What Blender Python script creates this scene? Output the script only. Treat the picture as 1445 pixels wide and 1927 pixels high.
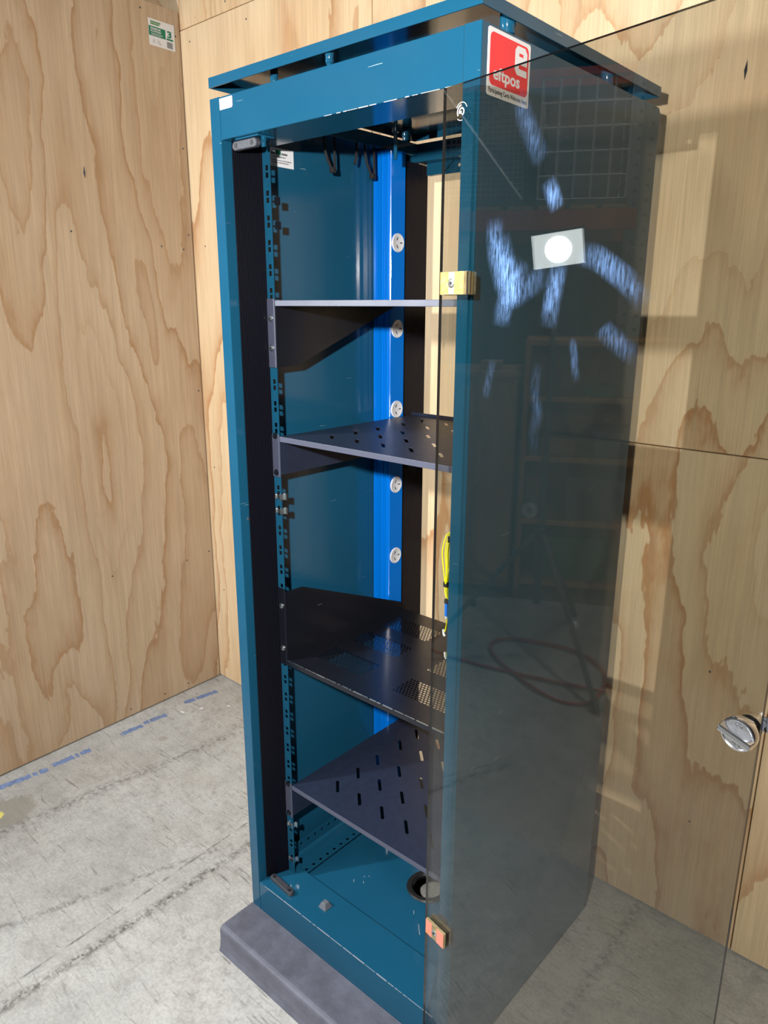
import bpy, bmesh, math, random
from mathutils import Vector, Matrix

random.seed(7)
for o in list(bpy.data.objects):
    bpy.data.objects.remove(o, do_unlink=True)
SC = bpy.context.scene
COL = SC.collection

# ------------------------------------------------------------------ camera
CAM_POS = Vector((1.2362, -0.9129, 1.4966))
YAW, PITCH, ROLL, FPX = 0.7231, -0.2722, 0.0033, 1384.34
fw = Vector((-math.sin(YAW) * math.cos(PITCH), math.cos(YAW) * math.cos(PITCH), math.sin(PITCH)))
rt = Vector((math.cos(YAW), math.sin(YAW), 0))
up = rt.cross(fw)
r2 = rt * math.cos(ROLL) + up * math.sin(ROLL)
u2 = -rt * math.sin(ROLL) + up * math.cos(ROLL)
cam_d = bpy.data.cameras.new('camera')
cam = bpy.data.objects.new('camera', cam_d)
COL.objects.link(cam)
cam.matrix_world = Matrix(((r2.x, u2.x, -fw.x, CAM_POS.x), (r2.y, u2.y, -fw.y, CAM_POS.y),
                           (r2.z, u2.z, -fw.z, CAM_POS.z), (0, 0, 0, 1)))
cam_d.sensor_fit = 'HORIZONTAL'
cam_d.sensor_width = 36
cam_d.lens = FPX * 36 / 1445
cam_d.clip_start = 0.02
SC.camera = cam

# ------------------------------------------------------------------ world, lights, exposure
world = bpy.data.worlds.new('world')
SC.world = world
world.use_nodes = True
bg = world.node_tree.nodes['Background']
bg.inputs[0].default_value = (0.74, 0.87, 1.0, 1)
bg.inputs[1].default_value = 0.05

key_d = bpy.data.lights.new('work_light_by_camera', 'AREA')
key_d.shape = 'DISK'
key_d.size = 0.05
key_d.energy = 57
key_d.color = (1.0, 0.97, 0.93)
key = bpy.data.objects.new('work_light_by_camera', key_d)
COL.objects.link(key)
key.location = (1.08, -1.09, 1.67)
key.rotation_euler = (Vector((0.3, 0.3, 1.0)) - Vector(key.location)).to_track_quat('-Z', 'Y').to_euler()

vs = SC.view_settings
vs.view_transform = 'Standard'
vs.look = 'None'
vs.exposure = 0.0
vs.gamma = 1.0
vs.use_curve_mapping = False

# ------------------------------------------------------------------ material helpers
def srgb(r, g, b):
    f = lambda c: (c / 255 / 12.92) if c / 255 <= 0.04045 else ((c / 255 + 0.055) / 1.055) ** 2.4
    return (f(r), f(g), f(b), 1)

class NT:
    def __init__(s, name):
        s.m = bpy.data.materials.new(name)
        s.m.use_nodes = True
        s.t = s.m.node_tree
        s.b = s.t.nodes.get('Principled BSDF')
        s.out = s.t.nodes.get('Material Output')
    def n(s, typ, **kw):
        nd = s.t.nodes.new(typ)
        for k, v in kw.items():
            if k == 'inp':
                for a, b in v.items():
                    if isinstance(b, bpy.types.NodeSocket):
                        s.t.links.new(b, nd.inputs[a])
                    else:
                        nd.inputs[a].default_value = b
            else:
                setattr(nd, k, v)
        return nd
    def math(s, op, a, b=0.0, c=None, clamp=False):
        nd = s.n('ShaderNodeMath', operation=op, use_clamp=clamp)
        for i, v in enumerate((a, b, c)):
            if v is None:
                continue
            if isinstance(v, bpy.types.NodeSocket):
                s.t.links.new(v, nd.inputs[i])
            else:
                nd.inputs[i].default_value = v
        return nd.outputs[0]
    def noise(s, vec, scale, detail=3, rough=0.5, dist=0.0):
        return s.n('ShaderNodeTexNoise', inp={'Vector': vec, 'Scale': scale, 'Detail': detail, 'Roughness': rough, 'Distortion': dist}).outputs[0]
    def mapping(s, vec, scale=(1, 1, 1), loc=(0, 0, 0), rot=(0, 0, 0)):
        return s.n('ShaderNodeMapping', inp={'Vector': vec, 'Scale': scale, 'Location': loc, 'Rotation': rot}).outputs[0]
    def ramp(s, fac, stops, interp='LINEAR'):
        nd = s.n('ShaderNodeValToRGB', inp={'Fac': fac})
        cr = nd.color_ramp
        cr.interpolation = interp
        while len(cr.elements) < len(stops):
            cr.elements.new(0.5)
        for e, (p, c) in zip(cr.elements, stops):
            e.position = p
            e.color = c if len(c) == 4 else (*c, 1)
        return nd.outputs[0]
    def mix(s, fac, a, b, blend='MIX'):
        nd = s.n('ShaderNodeMix', data_type='RGBA', blend_type=blend)
        for k, v in ((0, fac), (6, a), (7, b)):
            if isinstance(v, bpy.types.NodeSocket):
                s.t.links.new(v, nd.inputs[k])
            else:
                nd.inputs[k].default_value = v
        return nd.outputs[2]
    def link(s, a, b):
        s.t.links.new(a, b)
    def bump(s, h, strength=0.2, dist=0.002):
        nd = s.n('ShaderNodeBump', inp={'Height': h, 'Strength': strength, 'Distance': dist})
        s.link(nd.outputs[0], s.b.inputs['Normal'])
    def obj(s):
        return s.n('ShaderNodeTexCoord').outputs['Object']

def g(v):
    return (v, v, v, 1)

def simple(name, col, rough=0.5, metal=0.0, spec=0.5, emit=None, estr=0, noise_amt=0.0, nscale=30, coat=0.0):
    N = NT(name)
    b = N.b
    b.inputs['Base Color'].default_value = col
    b.inputs['Roughness'].default_value = rough
    b.inputs['Metallic'].default_value = metal
    b.inputs['Specular IOR Level'].default_value = spec
    b.inputs['Coat Weight'].default_value = coat
    b.inputs['Coat Roughness'].default_value = 0.08
    if emit:
        b.inputs['Emission Color'].default_value = emit
        b.inputs['Emission Strength'].default_value = estr
    if noise_amt:
        co = N.obj()
        f = N.noise(co, nscale, 4, 0.6)
        c2 = tuple(min(1, c * (1 + noise_amt)) for c in col[:3]) + (1,)
        c1 = tuple(c * (1 - noise_amt) for c in col[:3]) + (1,)
        N.link(N.ramp(f, [(0.3, c1), (0.7, c2)]), b.inputs['Base Color'])
        rr = N.math('MULTIPLY_ADD', f, 0.15, rough - 0.07)
        N.link(rr, b.inputs['Roughness'])
    return N.m

def painted_metal(name, base, wear=(0.45, 0.55, 0.55, 1), rough=0.3, spec=1.0):
    N = NT(name)
    co = N.obj()
    f = N.noise(co, 6, 4, 0.6)
    c = N.mix(f, tuple(x * 0.9 for x in base[:3]) + (1,), tuple(x * 1.1 for x in base[:3]) + (1,))
    # fine scratches
    sc = None
    for i, rot in enumerate(((0.3, 0.5, 0.4), (1.1, -0.4, 1.9), (-0.6, 0.9, 2.6))):
        mp = N.mapping(co, (14, 14, 700 + 90 * i), (i * 3.1, i, 0), rot)
        nz = N.noise(mp, 1.0, 1, 0.4)
        brk = N.noise(N.mapping(co, (14, 14, 14), (i * 5.0, 2, 1)), 1.0, 2, 0.5)
        m = N.math('MULTIPLY', N.math('GREATER_THAN', nz, 0.79), N.math('GREATER_THAN', brk, 0.62))
        sc = m if sc is None else N.math('MAXIMUM', sc, m)
    chips = N.math('GREATER_THAN', N.noise(co, 160, 2, 0.5), 0.82)
    w = N.math('MULTIPLY', N.math('MAXIMUM', sc, chips), 0.5)
    c = N.mix(w, c, wear)
    N.link(c, N.b.inputs['Base Color'])
    N.link(N.math('MULTIPLY_ADD', N.noise(co, 18, 4, 0.6), 0.14, rough - 0.07), N.b.inputs['Roughness'])
    N.b.inputs['Specular IOR Level'].default_value = spec
    return N.m

def plywood(name, light, mid, dark, seed=0.0, bands=11.0, axis='x', tint=0.12):
    """rotary-cut pine veneer: contour bands of a tall stretched noise, knots, fine vertical fibre"""
    N = NT(name)
    co = N.obj()
    rnd = N.n('ShaderNodeObjectInfo').outputs['Random']
    off = N.n('ShaderNodeCombineXYZ', inp={'X': N.math('MULTIPLY', rnd, 17.0), 'Y': seed, 'Z': N.math('MULTIPLY', rnd, 9.0)}).outputs[0]
    add = N.n('ShaderNodeVectorMath', operation='ADD', inp={0: co, 1: off}).outputs[0]
    flat = N.mapping(add, (1, 0, 1) if axis == 'x' else (0, 1, 1))
    st = N.mapping(flat, (3.2, 3.2, 0.68))
    warp = N.n('ShaderNodeTexNoise', inp={'Vector': N.mapping(flat, (9, 9, 3.2)), 'Scale': 1.0, 'Detail': 4.0, 'Roughness': 0.6}).outputs[1]
    wv = N.n('ShaderNodeVectorMath', operation='MULTIPLY_ADD', inp={0: warp, 1: (0.24, 0.24, 0.24), 2: st}).outputs[0]
    n1 = N.noise(wv, 1.0, 1.2, 0.4, 0.15)
    v = N.math('MULTIPLY', n1, bands)
    fr = N.math('FRACT', v)
    band_id = N.math('FLOOR', v)
    # each band has its own depth of latewood colour
    bi = N.n('ShaderNodeTexWhiteNoise', noise_dimensions='1D', inp={'W': band_id}).outputs[0]
    late = N.ramp(fr, [(0.0, g(0.85)), (0.045, g(1.0)), (0.16, g(0.5)), (0.42, g(0.16)), (0.8, g(0.0)), (0.985, g(0.05)), (1.0, g(0.8))])
    late = N.math('MULTIPLY', late, N.math('MULTIPLY_ADD', bi, 0.75, 0.25))
    fib = N.noise(N.mapping(flat, (240, 240, 5.0)), 1.0, 3, 0.6)
    fib2 = N.noise(N.mapping(flat, (60, 60, 2.2)), 1.0, 3, 0.6)
    cloud = N.noise(N.mapping(flat, (2.0, 2.0, 1.2)), 1.0, 3, 0.55)
    base = N.mix(N.ramp(cloud, [(0.35, g(0)), (0.68, g(1))]), light, mid)
    lf = N.math('MULTIPLY', late, N.math('MULTIPLY_ADD', fib2, 0.9, 0.42), clamp=True)
    c = N.mix(lf, base, dark)
    shade = N.ramp(fib, [(0.3, g(0.86)), (0.7, g(1.05))])
    c = N.mix(1.0, c, shade, 'MULTIPLY')
    shade2 = N.ramp(fib2, [(0.3, g(1 - tint)), (0.7, g(1.04))])
    c = N.mix(1.0, c, shade2, 'MULTIPLY')
    # dark resin flecks
    fl = N.noise(N.mapping(flat, (34, 34, 9)), 1.0, 1, 0.4)
    c = N.mix(N.math('MULTIPLY', N.math('GREATER_THAN', fl, 0.83), 0.55), c, srgb(90, 50, 30))
    N.link(c, N.b.inputs['Base Color'])
    N.b.inputs['Roughness'].default_value = 0.62
    N.b.inputs['Specular IOR Level'].default_value = 0.25
    N.bump(N.math('MULTIPLY_ADD', fib, 0.5, N.math('MULTIPLY', late, 0.4)), 0.12, 0.001)
    return N.m

def concrete(name):
    N = NT(name)
    co = N.obj()
    f1 = N.noise(co, 1.6, 6, 0.62)
    f2 = N.noise(co, 14, 6, 0.7)
    f3 = N.noise(co, 130, 3, 0.6)
    c = N.ramp(f1, [(0.3, srgb(136, 136, 133)), (0.5, srgb(160, 160, 157)), (0.7, srgb(174, 175, 173))])
    c = N.mix(1.0, c, N.ramp(f2, [(0.28, g(0.74)), (0.5, g(0.98)), (0.72, g(1.1))]), 'MULTIPLY')
    c = N.mix(1.0, c, N.ramp(f3, [(0.3, g(0.84)), (0.6, g(1.05))]), 'MULTIPLY')
    brown = N.math('MULTIPLY', N.ramp(N.noise(co, 2.7, 4, 0.6), [(0.45, g(0)), (0.7, g(1))]), 0.18)
    c = N.mix(brown, c, srgb(150, 132, 112))
    # scratches: stretched noise in several directions
    for i, (a, th, dk, ln, wd) in enumerate(((0.35, 0.66, 0.5, 7.0, 130), (1.25, 0.67, 0.45, 9, 160), (2.3, 0.68, 0.4, 12, 190), (-0.25, 0.665, 0.5, 6, 110),
                                             (0.8, 0.69, 0.35, 8, 210), (1.8, 0.70, 0.4, 14, 150), (2.75, 0.68, 0.45, 10, 170), (0.05, 0.70, 0.3, 5, 240))):
        warp = N.n('ShaderNodeTexNoise', inp={'Vector': co, 'Scale': 3.0 + i, 'Detail': 1.0}).outputs[1]
        cw = N.n('ShaderNodeVectorMath', operation='MULTIPLY_ADD', inp={0: warp, 1: (0.05, 0.05, 0.05), 2: co}).outputs[0]
        s_ = N.noise(N.mapping(cw, (ln, wd, 1), (i * 7.3, i * 2.1, 0), (0, 0, a)), 1.0, 2, 0.5)
        br = N.noise(co, 6 + 2.3 * i, 3, 0.6)
        m = N.math('MULTIPLY', N.ramp(s_, [(th - 0.04, g(0)), (th + 0.03, g(1))]), N.ramp(br, [(0.46, g(0)), (0.62, g(1))]))
        white_ = i in (4, 7)
        c = N.mix(N.math('MULTIPLY', m, dk, clamp=True), c, srgb(200, 199, 194) if white_ else srgb(72, 68, 63))
    # dark trodden-in grime in patches
    gr = N.math('MULTIPLY', N.ramp(N.noise(co, 48, 5, 0.75), [(0.5, g(0)), (0.66, g(1))]), N.ramp(N.noise(co, 3.1, 4, 0.6), [(0.42, g(0)), (0.62, g(1))]))
    c = N.mix(N.math('MULTIPLY', gr, 0.4), c, srgb(84, 80, 76))
    # tyre and drag marks: bands along lines across the slab
    xyz = N.n('ShaderNodeSeparateXYZ', inp={0: co})
    for (x0, y0, x1, y1, w, dk, fine) in ((-0.235, -0.521, -0.233, 0.172, 0.022, 0.62, 60), (-0.278, -0.503, -0.314, 0.236, 0.005, 0.6, 20),
                                          (-0.804, -0.118, -0.765, 0.211, 0.035, 0.4, 60), (-0.455, -0.407, -0.366, -0.137, 0.015, 0.45, 50),
                                          (0.9, -0.6, 1.5, 0.5, 0.05, 0.35, 50), (0.72, -0.3, 0.7, 0.6, 0.02, 0.4, 60)):
        L = math.hypot(x1 - x0, y1 - y0)
        nx, ny = -(y1 - y0) / L, (x1 - x0) / L
        tx, ty = (x1 - x0) / L, (y1 - y0) / L
        d = N.math('ADD', N.math('MULTIPLY', xyz.outputs[0], nx), N.math('MULTIPLY', xyz.outputs[1], ny))
        d = N.math('ABSOLUTE', N.math('SUBTRACT', d, x0 * nx + y0 * ny))
        wob = N.math('MULTIPLY_ADD', N.noise(co, 7, 2, 0.5), w * 0.8, -w * 0.4)
        d = N.math('ADD', d, wob)
        band = N.math('SUBTRACT', 1.0, N.math('DIVIDE', d, w), clamp=True)
        tt = N.math('ADD', N.math('MULTIPLY', xyz.outputs[0], tx), N.math('MULTIPLY', xyz.outputs[1], ty))
        t0 = x0 * tx + y0 * ty
        ends = N.math('MULTIPLY', N.math('GREATER_THAN', tt, t0 - 0.3), N.math('LESS_THAN', tt, t0 + L + 0.25))
        grit = N.ramp(N.noise(co, fine, 3, 0.7), [(0.42, g(0)), (0.62, g(1))])
        m = N.math('MULTIPLY', N.math('MULTIPLY', band, ends), N.math('MULTIPLY', grit, dk * 1.5), clamp=True)
        c = N.mix(m, c, srgb(62, 58, 56))
    # round worn spill patch with pale rim and an old yellow paint fleck
    for (x, y, r, colr, k) in ((-0.90, -0.23, 0.085, srgb(120, 116, 108), 0.75), (-0.905, -0.262, 0.022, srgb(196, 186, 96), 0.9), (-0.896, 0.306, 0.018, srgb(130, 124, 118), 0.5), (0.95, -0.15, 0.10, srgb(110, 108, 108), 0.5)):
        dx = N.math('SUBTRACT', xyz.outputs[0], x)
        dy = N.math('SUBTRACT', xyz.outputs[1], y)
        dd = N.math('SQRT', N.math('ADD', N.math('MULTIPLY', dx, dx), N.math('MULTIPLY', dy, dy)))
        dd = N.math('ADD', dd, N.math('MULTIPLY_ADD', N.noise(co, 22, 4, 0.7), r * 1.1, -r * 0.55))
        m = N.ramp(N.math('DIVIDE', dd, r), [(0.75, g(1)), (1.0, g(0))])
        c = N.mix(N.math('MULTIPLY', m, k), c, colr)
    N.link(c, N.b.inputs['Base Color'])
    N.link(N.math('MULTIPLY_ADD', f2, 0.25, 0.5), N.b.inputs['Roughness'])
    N.b.inputs['Specular IOR Level'].default_value = 0.35
    N.bump(N.math('MULTIPLY_ADD', f3, 0.4, f2), 0.16, 0.003)
    return N.m

def smoked_glass(name, tint):
    N = NT(name)
    t = N.t
    t.nodes.remove(N.b)
    lw = N.n('ShaderNodeLayerWeight', inp={'Blend': 0.5}).outputs['Facing']
    fres = N.math('MULTIPLY_ADD', N.math('POWER', lw, 5.0), 0.96, 0.042)
    tr = N.n('ShaderNodeBsdfTransparent', inp={'Color': tint})
    gl = N.n('ShaderNodeBsdfGlossy', inp={'Color': g(1), 'Roughness': 0.0})
    mx = N.n('ShaderNodeMixShader', inp={0: fres, 1: tr.outputs[0], 2: gl.outputs[0]})
    N.link(mx.outputs[0], N.out.inputs[0])
    return N.m

def smear_film(name):
    """dried wipe marks: thin film that scatters the lamp, feathered at its edges"""
    N = NT(name)
    N.t.nodes.remove(N.b)
    uv = N.n('ShaderNodeTexCoord').outputs['UV']
    sp = N.n('ShaderNodeSeparateXYZ', inp={0: uv})
    u_, v_ = sp.outputs[0], sp.outputs[1]
    e1 = N.math('MULTIPLY', N.math('MULTIPLY', v_, N.math('SUBTRACT', 1.0, v_)), 4.0)
    e2 = N.math('MULTIPLY', N.math('MULTIPLY', u_, N.math('SUBTRACT', 1.0, u_)), 4.0, clamp=True)
    ob = N.obj()
    h1 = N.noise(N.mapping(ob, (420, 1, 46), (0, 0, 0), (0, 0.6, 0)), 1.0, 2, 0.6)
    h2 = N.noise(N.mapping(ob, (330, 1, 60), (3, 0, 1), (0, -0.25, 0)), 1.0, 2, 0.6)
    st = N.math('MULTIPLY', N.math('ADD', h1, h2), 0.5)
    st2 = N.noise(N.mapping(ob, (26, 26, 26)), 1.0, 3, 0.6)
    a = N.math('MULTIPLY', N.math('MULTIPLY', N.math('POWER', e1, 1.6), N.math('POWER', e2, 1.4)), N.math('MULTIPLY', N.ramp(st, [(0.40, g(0.10)), (0.62, g(1))]), N.ramp(st2, [(0.3, g(0.25)), (0.62, g(1))])))
    a = N.math('MULTIPLY', a, 0.095)
    gl = N.n('ShaderNodeBsdfAnisotropic', inp={'Color': (0.30, 0.52, 1, 1), 'Roughness': 0.36})
    tr = N.n('ShaderNodeBsdfTransparent', inp={'Color': g(1)})
    mx = N.n('ShaderNodeMixShader', inp={0: a, 1: tr.outputs[0], 2: gl.outputs[0]})
    N.link(mx.outputs[0], N.out.inputs[0])
    return N.m

M = {}
M['ply_back'] = plywood('pine_plywood', srgb(214, 190, 156), srgb(204, 173, 134), srgb(172, 122, 78), 0.0, 11.0, 'x')
M['ply_left'] = plywood('pine_plywood_darker', srgb(190, 169, 143), srgb(179, 155, 127), srgb(158, 122, 87), 3.0, 11.0, 'y')  # darker, greyer tone than the back wall sheets
M['concrete'] = concrete('worn_concrete')
M['teal'] = painted_metal('teal_blue_enamel', (0.0075, 0.065, 0.121, 1), rough=0.12, spec=0.42)
M['black'] = painted_metal('black_powder_coat', (0.006, 0.007, 0.011, 1), (0.4, 0.4, 0.42, 1), 0.24, 0.5)
M['satin'] = simple('charcoal_satin_steel', (0.013, 0.018, 0.037, 1), 0.42, noise_amt=0.1, nscale=60)
M['edge'] = painted_metal('charcoal_steel_edge', (0.050, 0.055, 0.085, 1), (0.6, 0.6, 0.62, 1), 0.45, 0.5)
M['dark'] = simple('shadow_black', (0.004, 0.004, 0.005, 1), 0.6)
M['rib'] = simple('black_ribbed_plastic', (0.005, 0.005, 0.009, 1), 0.3, spec=0.22)
M['rubber'] = simple('grey_ribbed_rubber', (0.095, 0.099, 0.128, 1), 0.62, noise_amt=0.2, nscale=25)
M['blue'] = simple('bright_blue_enamel', (0.0, 0.150, 0.60, 1), 0.2, coat=0.4)
M['glass'] = smoked_glass('smoked_glass', (0.765, 0.77, 0.745, 1))
M['glass_edge'] = simple('smoked_glass_edge', (0.010, 0.012, 0.015, 1), 0.1)
M['smear'] = smear_film('dried_wipe_film')
M['white'] = simple('white_plastic', (0.62, 0.63, 0.66, 1), 0.35)
M['paper'] = simple('white_paper', (0.64, 0.64, 0.66, 1), 0.5)
M['red_print'] = simple('red_print', srgb(214, 44, 56), 0.4)
M['ink'] = simple('black_ink', (0.012, 0.012, 0.012, 1), 0.5)
M['green_print'] = simple('green_print', srgb(0, 112, 84), 0.5)
M['green2_print'] = simple('leaf_green_print', srgb(30, 120, 50), 0.5)
M['grey_print'] = simple('grey_print', srgb(140, 142, 148), 0.5)
M['chrome'] = simple('chrome', (0.72, 0.73, 0.76, 1), 0.16, 1.0)
M['zinc'] = simple('zinc_plated_steel', (0.62, 0.66, 0.68, 1), 0.3, 1.0)
M['bronze'] = simple('tarnished_brass', srgb(158, 142, 104), 0.45, 0.55, noise_amt=0.25, nscale=120)
def _p_chipped_yellow_paint():
    N = NT('chipped_yellow_paint')
    f = N.noise(N.obj(), 90, 4, 0.7)
    N.link(N.ramp(f, [(0.36, srgb(168, 140, 84)), (0.46, srgb(216, 172, 44)), (0.6, srgb(216, 172, 44)), (0.68, srgb(168, 140, 84))]), N.b.inputs['Base Color'])
    N.b.inputs['Roughness'].default_value = 0.5
    return N.m
def _p_faded_red_paint():
    N = NT('faded_red_paint')
    f = N.noise(N.obj(), 90, 4, 0.7)
    N.link(N.ramp(f, [(0.36, srgb(186, 120, 70)), (0.46, srgb(214, 120, 104)), (0.6, srgb(214, 120, 104)), (0.68, srgb(186, 120, 70))]), N.b.inputs['Base Color'])
    N.b.inputs['Roughness'].default_value = 0.5
    return N.m
M['yellow_paint'] = _p_chipped_yellow_paint()
M['pink_paint'] = _p_faded_red_paint()
M['yellow_cable'] = simple('yellow_cable_sheath', srgb(226, 226, 20), 0.4)
M['blue_plug'] = simple('blue_connector', srgb(20, 110, 210), 0.35)
M['velcro'] = simple('black_velcro', (0.006, 0.006, 0.007, 1), 0.8)
M['rubber_black'] = simple('black_rubber', (0.010, 0.010, 0.011, 1), 0.4)
M['lever'] = simple('grey_cast_metal', (0.05, 0.052, 0.062, 1), 0.36, 0.2, noise_amt=0.3, nscale=200)
M['buffer'] = simple('grey_rubber_buffer', (0.10, 0.11, 0.13, 1), 0.55)
M['blue_tape'] = simple('worn_blue_tape', srgb(98, 116, 152), 0.6, noise_amt=0.3, nscale=60)
M['orange'] = simple('orange_rack_paint', srgb(190, 66, 22), 0.5)
M['steel_dark'] = simple('dark_grey_steel', (0.07, 0.075, 0.085, 1), 0.5, 0.3)
M['galv'] = simple('galvanised_steel', (0.38, 0.39, 0.40, 1), 0.4, 0.7)
M['pine'] = plywood('shelf_pine', srgb(196, 150, 96), srgb(180, 132, 80), srgb(150, 100, 52), 5.0, 8.0, 'x')
M['card'] = simple('brown_cardboard', srgb(170, 128, 80), 0.8, noise_amt=0.1)
M['green_box'] = simple('green_plastic', srgb(40, 120, 70), 0.5)
M['grey_box'] = simple('grey_plastic', srgb(92, 96, 104), 0.5)
M['red_hose'] = simple('red_air_hose', srgb(150, 40, 38), 0.45)
M['alu'] = simple('lamp_housing', (0.03, 0.03, 0.034, 1), 0.4)
M['lamp'] = simple('lit_led', (0.8, 0.8, 0.8, 1), 0.4, emit=(0.90, 0.97, 1.0, 1), estr=45)
M['lamp_dim'] = simple('lit_reflector', (0.8, 0.8, 0.8, 1), 0.4, emit=(0.88, 0.98, 1.0, 1), estr=8)
M['hall'] = simple('hall_cladding', (0.06, 0.062, 0.066, 1), 0.8, noise_amt=0.15, nscale=3)

# ------------------------------------------------------------------ mesh helpers
OFF = {}

class MB:
    def __init__(s):
        s.v = []
        s.f = []
        s.mi = []
        s.uv = {}
    def face(s, idx, mi=0):
        s.f.append(tuple(idx))
        s.mi.append(mi)
    def add(s, vs, fs, mi=0):
        b = len(s.v)
        s.v += [tuple(p) for p in vs]
        for f in fs:
            s.face([b + i for i in f], mi)
        return s
    def box(s, x0, x1, y0, y1, z0, z1, mi=0):
        return s.add([(x0, y0, z0), (x1, y0, z0), (x1, y1, z0), (x0, y1, z0), (x0, y0, z1), (x1, y0, z1), (x1, y1, z1), (x0, y1, z1)],
                     [(0, 3, 2, 1), (4, 5, 6, 7), (0, 1, 5, 4), (1, 2, 6, 5), (2, 3, 7, 6), (3, 0, 4, 7)], mi)
    def prism(s, poly, fn, a, b, mi=0):
        """poly: 2-D points; fn(u, v, w) -> 3-D; extruded from w=a to w=b"""
        n = len(poly)
        vs = [fn(u, v, a) for u, v in poly] + [fn(u, v, b) for u, v in poly]
        fs = [tuple(reversed(range(n))), tuple(range(n, 2 * n))] + [(i, (i + 1) % n, n + (i + 1) % n, n + i) for i in range(n)]
        return s.add(vs, fs, mi)
    def cyl(s, p0, p1, r0, r1=None, n=16, mi=0, caps=True):
        r1 = r0 if r1 is None else r1
        p0, p1 = Vector(p0), Vector(p1)
        d = (p1 - p0).normalized()
        a = d.orthogonal().normalized()
        b = d.cross(a)
        vs = []
        for p, r in ((p0, r0), (p1, r1)):
            vs += [p + (a * math.cos(2 * math.pi * i / n) + b * math.sin(2 * math.pi * i / n)) * r for i in range(n)]
        fs = [(i, (i + 1) % n, n + (i + 1) % n, n + i) for i in range(n)]
        if caps:
            fs += [tuple(reversed(range(n))), tuple(range(n, 2 * n))]
        return s.add(vs, fs, mi)
    def lathe(s, base, axis, prof, n=20, mi=0):
        base, d = Vector(base), Vector(axis).normalized()
        a = d.orthogonal().normalized()
        b = d.cross(a)
        vs = []
        for h, r in prof:
            vs += [base + d * h + (a * math.cos(2 * math.pi * i / n) + b * math.sin(2 * math.pi * i / n)) * r for i in range(n)]
        fs = []
        for k in range(len(prof) - 1):
            fs += [(k * n + i, k * n + (i + 1) % n, (k + 1) * n + (i + 1) % n, (k + 1) * n + i) for i in range(n)]
        fs += [tuple(reversed(range(n))), tuple(range((len(prof) - 1) * n, len(prof) * n))]
        return s.add(vs, fs, mi)
    def tube(s, pts, r, n=8, mi=0, closed=False, sub=4):
        P = [Vector(p) for p in pts]
        if sub > 1:
            Q = []
            m = len(P)
            rng = range(m if closed else m - 1)
            for i in rng:
                if closed:
                    p0, p1, p2, p3 = P[(i - 1) % m], P[i], P[(i + 1) % m], P[(i + 2) % m]
                else:
                    p0, p1, p2, p3 = P[max(i - 1, 0)], P[i], P[i + 1], P[min(i + 2, m - 1)]
                for k in range(sub):
                    t = k / sub
                    Q.append(0.5 * ((2 * p1) + (-p0 + p2) * t + (2 * p0 - 5 * p1 + 4 * p2 - p3) * t * t + (-p0 + 3 * p1 - 3 * p2 + p3) * t ** 3))
            if not closed:
                Q.append(P[-1])
            P = Q
        m = len(P)
        vs = []
        a = None
        for i in range(m):
            d = (P[(i + 1) % m] - P[i - 1]) if closed else (P[min(i + 1, m - 1)] - P[max(i - 1, 0)])
            d.normalize()
            a = d.orthogonal().normalized() if a is None else (a - d * a.dot(d)).normalized()
            b = d.cross(a)
            vs += [P[i] + (a * math.cos(2 * math.pi * k / n) + b * math.sin(2 * math.pi * k / n)) * r for k in range(n)]
        fs = []
        for i in range(m if closed else m - 1):
            j = (i + 1) % m
            fs += [(i * n + k, i * n + (k + 1) % n, j * n + (k + 1) % n, j * n + k) for k in range(n)]
        if not closed:
            fs += [tuple(reversed(range(n))), tuple(range((m - 1) * n, m * n))]
        return s.add(vs, fs, mi)
    def ring(s, x0, x1, y0, y1, hole, fn, mi=0):
        """rectangle with one convex hole (CCW points), mapped to 3-D by fn(u, v)"""
        cs = [(x1, y1), (x0, y1), (x0, y0), (x1, y0)]
        cx = sum(p[0] for p in hole) / len(hole)
        cy = sum(p[1] for p in hole) / len(hole)
        q = lambda p: (0 if p[1] >= cy else 3) if p[0] >= cx else (1 if p[1] >= cy else 2)
        n = len(hole)
        vs = [fn(*c) for c in cs] + [fn(*p) for p in hole]
        fs = []
        for i in range(n):
            j = (i + 1) % n
            a, b = q(hole[i]), q(hole[j])
            mid = [] if (b - a) % 4 < 2 else [(a + 1) % 4]
            fs.append((4 + i, a, 4 + j) if a == b else tuple([4 + i, a] + mid + [b, 4 + j]))
        return s.add(vs, fs, mi)
    def quad(s, x0, x1, y0, y1, fn, mi=0):
        return s.add([fn(x0, y0), fn(x1, y0), fn(x1, y1), fn(x0, y1)], [(0, 1, 2, 3)], mi)
    def build(s, name, mats, parent=None, bevel=0, smooth=False, solid=0, seg=2, angle=35, off=None):
        mats = mats if isinstance(mats, (list, tuple)) else [mats]
        o3 = off if off is not None else (OFF.get(parent.name, (0, 0, 0)) if parent else (0, 0, 0))
        me = bpy.data.meshes.new(name)
        me.from_pydata([(x - o3[0], y - o3[1], z - o3[2]) for x, y, z in s.v], [], s.f)
        for m in mats:
            me.materials.append(M[m] if isinstance(m, str) else m)
        me.polygons.foreach_set('material_index', s.mi)
        bm = bmesh.new()
        bm.from_mesh(me)
        if solid or bevel:
            bmesh.ops.remove_doubles(bm, verts=bm.verts, dist=1e-6)
        bmesh.ops.recalc_face_normals(bm, faces=bm.faces)
        bm.to_mesh(me)
        bm.free()
        if smooth:
            for p in me.polygons:
                p.use_smooth = True
        o = bpy.data.objects.new(name, me)
        COL.objects.link(o)
        if smooth:
            try:
                me.set_sharp_from_angle(angle=math.radians(angle))
            except Exception:
                pass
        if parent:
            o.parent = parent
            OFF[o.name] = o3
        if solid:
            md = o.modifiers.new('solid', 'SOLIDIFY')
            md.thickness = solid
            md.offset = 0
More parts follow.
